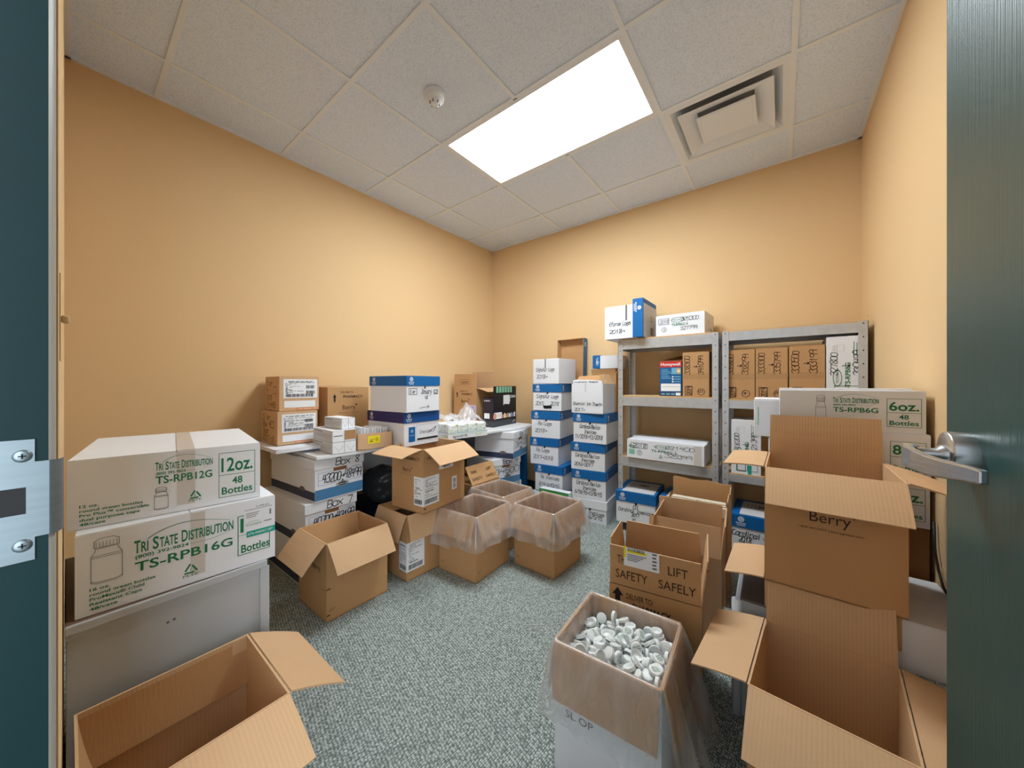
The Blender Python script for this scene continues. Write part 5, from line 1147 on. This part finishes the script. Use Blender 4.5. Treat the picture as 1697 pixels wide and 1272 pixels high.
CAPS = ("-59,-421,50,0,0,-99 -1024,936,50,0,0,99 -100,1061,50,0,0,-99 -517,48,50,0,0,-99 1181,-1135,50,0,0,99 -1002,-987,50,0,0,99 280,-366,50,0,0,99 595,703,50,0,0,99 -1038,45,50,0,0,99 178,741,50,0,0,99 "
        "-432,455,50,0,0,99 -992,424,50,0,0,-99 -43,-59,50,0,0,-99 -473,-886,50,0,0,99 -770,694,50,0,0,-99 501,1048,50,0,0,99 855,-1014,50,0,0,99 406,-740,50,0,0,99 -656,-590,50,0,0,-99 1066,283,50,0,0,99 "
        "-367,798,50,0,0,-99 887,890,50,0,0,99 52,-773,50,0,0,-99 174,-1103,53,1,-1,-99 1200,1032,100,-29,-9,-94 737,371,100,-27,13,94 -1199,710,110,19,31,-92 551,-427,113,36,-15,91 849,-384,113,35,-15,91 "
        "1087,535,119,8,42,89 -657,-247,120,41,14,-89 -886,-289,122,43,11,-88 654,-91,124,-41,20,88 1204,-400,127,-45,-16,87 528,-1134,129,-9,-47,-86 -678,1132,142,58,-6,80 -607,-1006,150,0,0,-99 "
        "-1018,1135,150,0,0,99 848,1036,150,0,0,99 -60,-444,150,0,0,99 29,39,150,0,0,-99 -438,347,150,0,0,99 143,723,150,0,0,-99 -979,-1004,150,0,0,99 1205,-1002,150,0,0,-99 -92,993,150,0,0,99 "
        "-1042,358,150,0,0,-99 -862,821,150,0,0,99 503,1045,150,0,0,-99 -476,692,150,0,0,99 -138,517,154,67,-12,72 -11,398,155,-67,12,-72 278,-205,158,-10,-14,-97 -703,-606,159,5,-2,99 -4,-1077,160,42,9,-89 "
        "233,1132,160,64,-33,-68 1159,-715,160,-9,-72,-67 -772,283,161,-66,28,-68 -278,-826,161,-73,8,-66 1190,652,166,8,42,89 -976,-630,167,79,9,60 -1108,-587,168,-79,-9,-60 -1236,-577,170,-79,-9,-60 "
        "861,44,171,67,46,57 1203,1260,172,0,-99,0 -1330,369,172,-99,0,0 -851,-1259,172,0,99,0 796,1260,172,0,-99,0 -402,-260,172,-96,24,0 -1200,-1193,175,-15,-98,0 -318,1138,175,-81,57,0 481,394,175,97,22,0 "
        "377,98,175,22,-81,52 1305,168,177,98,-4,-14 1075,-76,178,63,-73,-21 920,-780,180,72,65,20 228,414,180,76,-55,32 1205,-139,181,-49,83,21 280,306,181,76,-55,32 577,-585,186,35,-18,91 "
        "698,-881,193,54,-49,-67 715,405,194,27,-13,-94 329,-953,201,6,29,94 896,-421,203,-32,16,-92 -594,1136,205,58,-6,80 -140,-1138,218,-39,-1,91 861,-1079,219,39,-16,-90 -1121,-319,244,2,60,79 "
        "1203,713,247,-8,-42,-89 -1158,-927,247,18,-14,-96 35,-444,250,0,0,-99 35,59,250,0,0,-99 -510,-1136,250,0,0,99 -799,-947,250,0,0,99 1205,-1135,250,0,0,-99 -186,864,250,0,0,-99 -574,609,250,0,0,-99 "
        "1008,1038,250,0,0,99 -1202,1043,251,19,28,-93 591,-68,253,64,-15,-74 843,694,254,-48,-44,-75 -46,-801,254,48,-13,-86 -318,66,257,-40,-55,72 -379,-500,258,-17,-68,70 1096,348,259,-14,70,-69 "
        "308,-805,263,-7,-32,-94 1101,60,264,64,-73,-21 -541,75,269,73,30,-60 -1018,67,272,70,-70,0 617,-613,275,35,-18,91 -541,880,278,24,-91,-31 491,729,279,-33,89,28 1216,-521,279,66,1,-74 "
        "-660,65,285,73,30,-60 -1262,593,298,90,33,26 1330,1037,301,99,0,0 269,-263,305,28,24,92 -744,-15,308,73,30,-60 -939,407,319,-29,30,90 -29,552,320,-35,-24,-89 -867,1134,322,44,3,-89 "
        "422,1133,323,43,13,88 951,-475,325,9,-21,96 165,1129,328,-87,22,42 365,906,339,35,87,-32 -1201,984,340,19,28,-93 -802,-413,343,70,-1,-70 -557,-705,343,-26,-56,78 -511,-540,350,-26,-56,78 "
        "32,59,350,0,0,-99 -43,-424,350,0,0,-99 -578,-1037,350,0,0,99 -593,594,350,0,0,-99 1021,1049,350,0,0,-99 289,-747,350,7,32,94 581,-376,351,-49,80,34 595,490,355,33,38,86 -1172,135,356,-67,53,50 "
        "-1014,545,359,29,-30,-90 -277,535,363,-83,15,51 -497,291,364,-6,-75,-64 644,-650,366,35,-18,91 61,644,371,-35,-24,-89 -93,1069,372,-54,-83,0 198,826,372,-58,-80,0 663,1051,372,71,-68,0 "
        "646,-1129,372,-31,32,-89 921,184,372,-83,-50,18 -787,793,374,98,-16,-1 309,-169,376,28,24,92 -1202,-682,379,-8,-29,94 -5,-1136,382,4,0,-99 -330,-1138,386,79,0,60 611,18,387,-64,15,74 "
        "470,-964,388,62,-38,67 1025,-612,391,-9,21,-96 -1208,-341,395,0,-53,-84 -1026,-145,396,-36,-79,47 1205,-189,397,3,-23,96 1100,348,402,-14,70,-69 -882,-519,406,70,0,-70 291,-598,407,-7,-32,-94 "
        "1330,429,408,-99,0,0 951,-1071,409,35,-1,92 -1201,-897,416,-9,-34,93 947,530,419,-41,87,-23 -1197,897,421,-19,-28,93 -534,991,424,-1,-67,-73 -369,-27,431,26,-65,70 1206,845,433,5,-90,42 "
        "934,808,434,-66,-67,32 -175,-576,442,-44,-59,66 110,249,444,-13,-21,-96 -904,-1197,445,14,-91,-35 816,-176,446,-98,4,12 -118,-797,447,47,55,-68 -1048,574,449,-29,30,90 1135,-1058,449,50,1,86 "
        "-477,612,450,0,0,-99 1002,1092,450,0,0,99 517,269,450,-16,91,-35 -671,-881,452,-14,10,97 787,208,455,91,31,-23 -1177,239,458,60,-53,-58 -24,-86,458,14,26,-94 214,-1136,458,-98,0,-16 "
        "920,-149,465,98,-4,-12 -1203,-1048,467,-9,-34,93 -400,-218,467,-6,54,-83 615,1260,468,0,-99,0 -954,-910,471,81,17,54 359,503,472,-46,11,87 -212,832,472,-3,-99,0 401,-244,475,28,24,92 "
        "361,6,478,21,85,46 -25,-1135,481,4,0,-99 -1207,-291,481,0,53,84 1197,-257,484,3,-23,96 1327,-793,487,99,2,0 -567,1063,494,-1,-67,-73 1021,-611,495,9,-21,96 1154,145,498,53,6,83 -58,-294,500,14,26,-94 "
        "755,681,505,-59,36,71 -920,-509,510,-70,0,70 -928,138,511,66,-23,71 -327,-948,512,-14,-81,-56 -1199,856,514,-18,-28,93 -338,1093,520,93,30,17 773,-786,523,-51,-24,82 1206,-1138,524,50,1,86 "
        "-970,1174,527,17,-83,51 -790,378,529,76,26,57 -7,517,537,22,5,96 -660,20,544,-41,-13,89 -528,429,548,6,12,-98 962,1120,550,0,0,99 -579,-628,552,-9,35,92 -358,-695,553,-91,32,-24 "
        "-1202,-660,555,1,-20,-97 -713,-973,557,14,-10,-97 -224,250,560,24,75,60 -1202,684,571,18,27,-94 134,-446,572,87,-45,-13 -281,122,578,24,75,60 467,854,579,81,-11,57 -1200,-134,580,37,-33,-86 "
        "-1200,-1129,587,28,21,-92 524,169,587,40,-86,30 603,-149,587,-30,32,-89 364,513,588,-46,11,87 -590,-445,591,-6,38,91 550,-697,592,33,-7,-93 -73,1051,593,0,0,-99 181,815,593,0,0,99 "
        "1198,-468,595,28,1,95 723,-472,623,-55,-50,-66 251,308,640,71,64,-24 -40,-129,644,-1,-31,-94 46,183,644,-49,-40,-76 905,1137,650,0,0,-99 -491,-339,662,6,-38,-91 -298,-783,663,-84,38,-36 "
        "-866,-681,665,30,49,-80 -102,-537,678,-45,-55,69 123,939,693,0,0,-99 141,634,704,3,-61,78 -149,1129,728,-34,21,90 -501,1135,731,-99,0,2 -863,-934,756,-51,83,-16")
def cap_mesh(printed):
    mb = MB(); n = 28; r, h = .0175, .005
    prof = [(.0001, h), (.0145, h), (.0165, h-.0008), (.0172, h-.002)]
    mb.lathe(prof, 'cap_white', n=n)
    vs_ = []; fs = []
    for k in range(n*2):
        a = math.pi*k/n; q = .0175 if k % 2 else .0169
        vs_ += [(q*math.cos(a), q*math.sin(a), h-.002), (q*math.cos(a), q*math.sin(a), -h)]
    for k in range(n*2): j = (k+1) % (n*2); fs.append((2*k, 2*k+1, 2*j+1, 2*j))
    mb.add(vs_, fs, 'cap_white')
    mb.lathe([(.0171, -h), (.0152, -h), (.0152, h-.0018), (.0001, h-.0018)], 'cap_white', n=n)
    f = Fr((0, 0, h), (1, 0, 0), (0, 1, 0))
    if printed:
        for k, st in enumerate(('PUSH DOWN', 'AND TURN', 'TO OPEN')): mb.text(f, st, 0, .0042-.0058*k, .0038, 'ink_green', w=(.020, .022, .017)[k], align='c', bold=True, off=.0004)
    else: mb.circle(f, 0, 0, .0118, .0123, 'grey_board', off=.0003)
    me = bpy.data.meshes.new('bottle_cap'); me.from_pydata(mb.v, [], mb.f)
    for i, p in enumerate(me.polygons): p.material_index = mb.mi[i]; p.use_smooth = mb.sm[i]
    for q in mb.mats: me.materials.append(MATS[q])
    return me
cap_a, cap_b = cap_mesh(False), cap_mesh(True)
rs = random.Random(6); base = Matrix.Translation((CX, CY, .281)) @ Matrix.Rotation(R(CR), 4, 'Z') @ Matrix.Rotation(R(-5), 4, 'Y')
low = MB()
for k, tok in enumerate(CAPS.split()):
    x, y, z, nx, ny, nz = [int(q) for q in tok.split(',')]
    q = Vector((nx, ny, nz)).to_track_quat('Z', 'Y').to_matrix().to_4x4() @ Matrix.Rotation(rs.random()*6.28, 4, 'Z')
    M_ = base @ Matrix.Translation((x/1e4, y/1e4, z/1e4)) @ q
    o = bpy.data.objects.new('bottle_cap', cap_b if rs.random() < .4 else cap_a); C.objects.link(o); o.matrix_world = M_
    tag(o, 'white plastic bottle cap in the heap inside the lined front carton', 'bottle cap', 'heap of white bottle caps')
    if z < 420:      # the caps further down, out of sight: one bed that the heap rests on
        for dz in (.047,):
            L_ = Matrix.Translation((0, 0, -dz)) @ M_
            low.add([L_ @ v.co for v in cap_a.vertices], [tuple(p.vertices) for p in cap_a.polygons], 'cap_white')
o = low.build('bottle_caps'); tag(o, 'bed of white bottle caps buried under the heap in the front carton', 'bottle caps', kind='stuff')


# ---------------------------------------------------------------- right-hand pile
t = thing('storage_box', 'white box with a dark grey lid behind the bottom right carton', 'box', (.06, 1.612, 0), 1)
mb = MB(); mb.box(-.19, .15, -.16, .16, 0, .405, 'cabinet_grey'); mb.build('body', t, bevel=.004)
mb = MB(); mb.tube([(-.185, -.155, 0), (-.185, -.155, .400)], .016, 'white_board', 12); mb.build('corner_post', t)
mb = MB(); mb.box(-.175, .15, -.165, .165, .406, .414, 'lid_grey'); mb.build('lid', t, bevel=.002)
open_carton('carton', 'flattened low brown carton with one flap sticking out, under the large open carton', (.115, 1.575, .4155), -1, .31, .29, .095, {'L': (99, .115, .003), 'F': (-89, .14, .002, 0), 'B': (-89, .14, .002, 0)}, 'cardboard_pale', 'open brown cartons')
def pinv(mb, F, w, d, h):
    f = F['F'].turn(w, h, 2)
    for k, s in enumerate(('6 oz.', 'round green bottles', 'Pro Plus', '48/case')): mb.text(f, s, w*.05, h*(.31-.04*k), .009, 'ink_green', w=w*(.2, .62, .3, .26)[k])
    mb.outline(f, w*.60, w*.92, h*.45, h*.72, .002, 'ink_grey')
closed_box('carton', 'white bottle carton standing upside down at the right, beside the door', (.322, 1.595, 0), 0, .17, .33, .50, 'white_board', 'white bottle cartons at the right', pinv, seam=True)
def p10(mb, F, w, d, h):
    berry_print(mb, F['F'], w, h, False, .92, .60); None
open_carton('carton', 'large open brown carton on top of the pile at the right, flaps spread', (.119, 1.565, .5155), -.8, .318, .312, .372,
            {'F': (133, .135, .003), 'R': (108, .118, .004), 'L': (93, .115, .004), 'B': (3, .15, .003)}, 'cardboard', 'open brown cartons', p10)
open_carton('carton', 'open brown carton at the bottom right corner, flaps spread, below the large one', (.094, 1.232, 0), -4.7, .298, .338, .388,
            {'F': (128, .15, .003), 'R': (100, .135, .004), 'L': (101, .135, .004), 'B': (9, .155, .003)}, 'cardboard', 'open brown cartons')
# white bottle cartons against the right wall
def pts_(oz, code, bx):
    def fn(mb, F, w, d, h):
        f = F['F']; bottle_art(mb, f, w*bx, h*.10, w*.075, h*.80); tri_logo(mb, f, w*.405, h*.71, w*.31, code, h, cap=.13, gap=.24); recycle(mb, f, w*.56, h*.10, h*.10); oz_frame(mb, f, w*.765, w*.975, h*.14, h*.84, oz)
        g = F['L']
        for k in range(6): mb.rect(g, d*(.55+.05*(k % 3)), d*(.80+.03*(k % 2)), h*(.15+.12*k), h*(.19+.12*k), 'ink_green')
    return fn
TX = .196; TY = 1.945
def closed_plain(lab, loc, rz, w, d, h, mt, g): return closed_box('carton', lab, loc, rz, w, d, h, mt, g)
closed_plain('dark brown carton on the floor at the bottom of the white carton stack', (TX+.005, TY, 0), 0, .40, .29, .33, 'cardboard_dark', 'brown cartons under the white stack')
closed_plain('dark brown carton second from the floor under the white carton stack', (TX+.005, TY, .335), 0, .40, .29, .325, 'cardboard_dark', 'brown cartons under the white stack')
closed_box('carton', 'white bottle carton marked 8oz., lowest of the three white ones by the right wall', (TX+.004, TY, .665), 0, .402, .29, .157, 'white_board', 'white bottle cartons at the right', pts_('8oz.', 'TS-RPB8G', .28))
closed_box('carton', 'white bottle carton marked 8oz. under the 6oz. carton by the right wall', (TX+.006, TY, .827), 0, .402, .29, .155, 'white_board', 'white bottle cartons at the right', pts_('8oz.', 'TS-RPB8G', .28))
closed_box('carton', 'white bottle carton marked 6oz. on top of the stack by the right wall', (TX-.002, TY, .987), .6, .396, .285, .144, 'white_board', 'white bottle cartons at the right', pts_('6oz.', 'TS-RPB6G', .28), loose=.006)
CXs = .10
closed_plain('brown carton on the floor behind the white carton stack', (CXs+.08, 2.285, 0), 0, .40, .31, .36, 'cardboard', 'cartons before the right shelving unit')
closed_plain('white carton low in the rear stack before the right shelving unit', (CXs+.085, 2.285, .365), 0, .40, .31, .35, 'white_board', 'cartons before the right shelving unit')
closed_plain('white carton in the middle of the rear stack before the right shelving unit', (CXs+.035, 2.285, .72), 1, .37, .31, .175, 'white_board', 'cartons before the right shelving unit')
def pside(mb, F, w, d, h):
    for k in range(6): mb.rect(F['L'], d*(.3+.06*(k % 3)), d*(.7+.04*(k % 2)), h*(.15+.12*k), h*(.18+.12*k), 'ink_green')
    mb.rect(F['F'], w*.04, w*.05, h*.3, h*.8, 'mint')
closed_box('carton', 'white carton topmost of the rear stack, showing left of the 6oz. carton', (CXs-.012, 2.285, .900), 2, .40, .31, .18, 'white_board', 'cartons before the right shelving unit', pside)
mb = MB(); mb.tube([(.404, 1.775, .70), (.403, 1.765, .62), (.404, 1.735, .56), (.404, 1.69, .52), (.404, 1.60, .508)], .004, 'cable', 8)
o = mb.build('cable'); tag(o, 'thin dark cable hanging in the gap beside the door', 'cable')
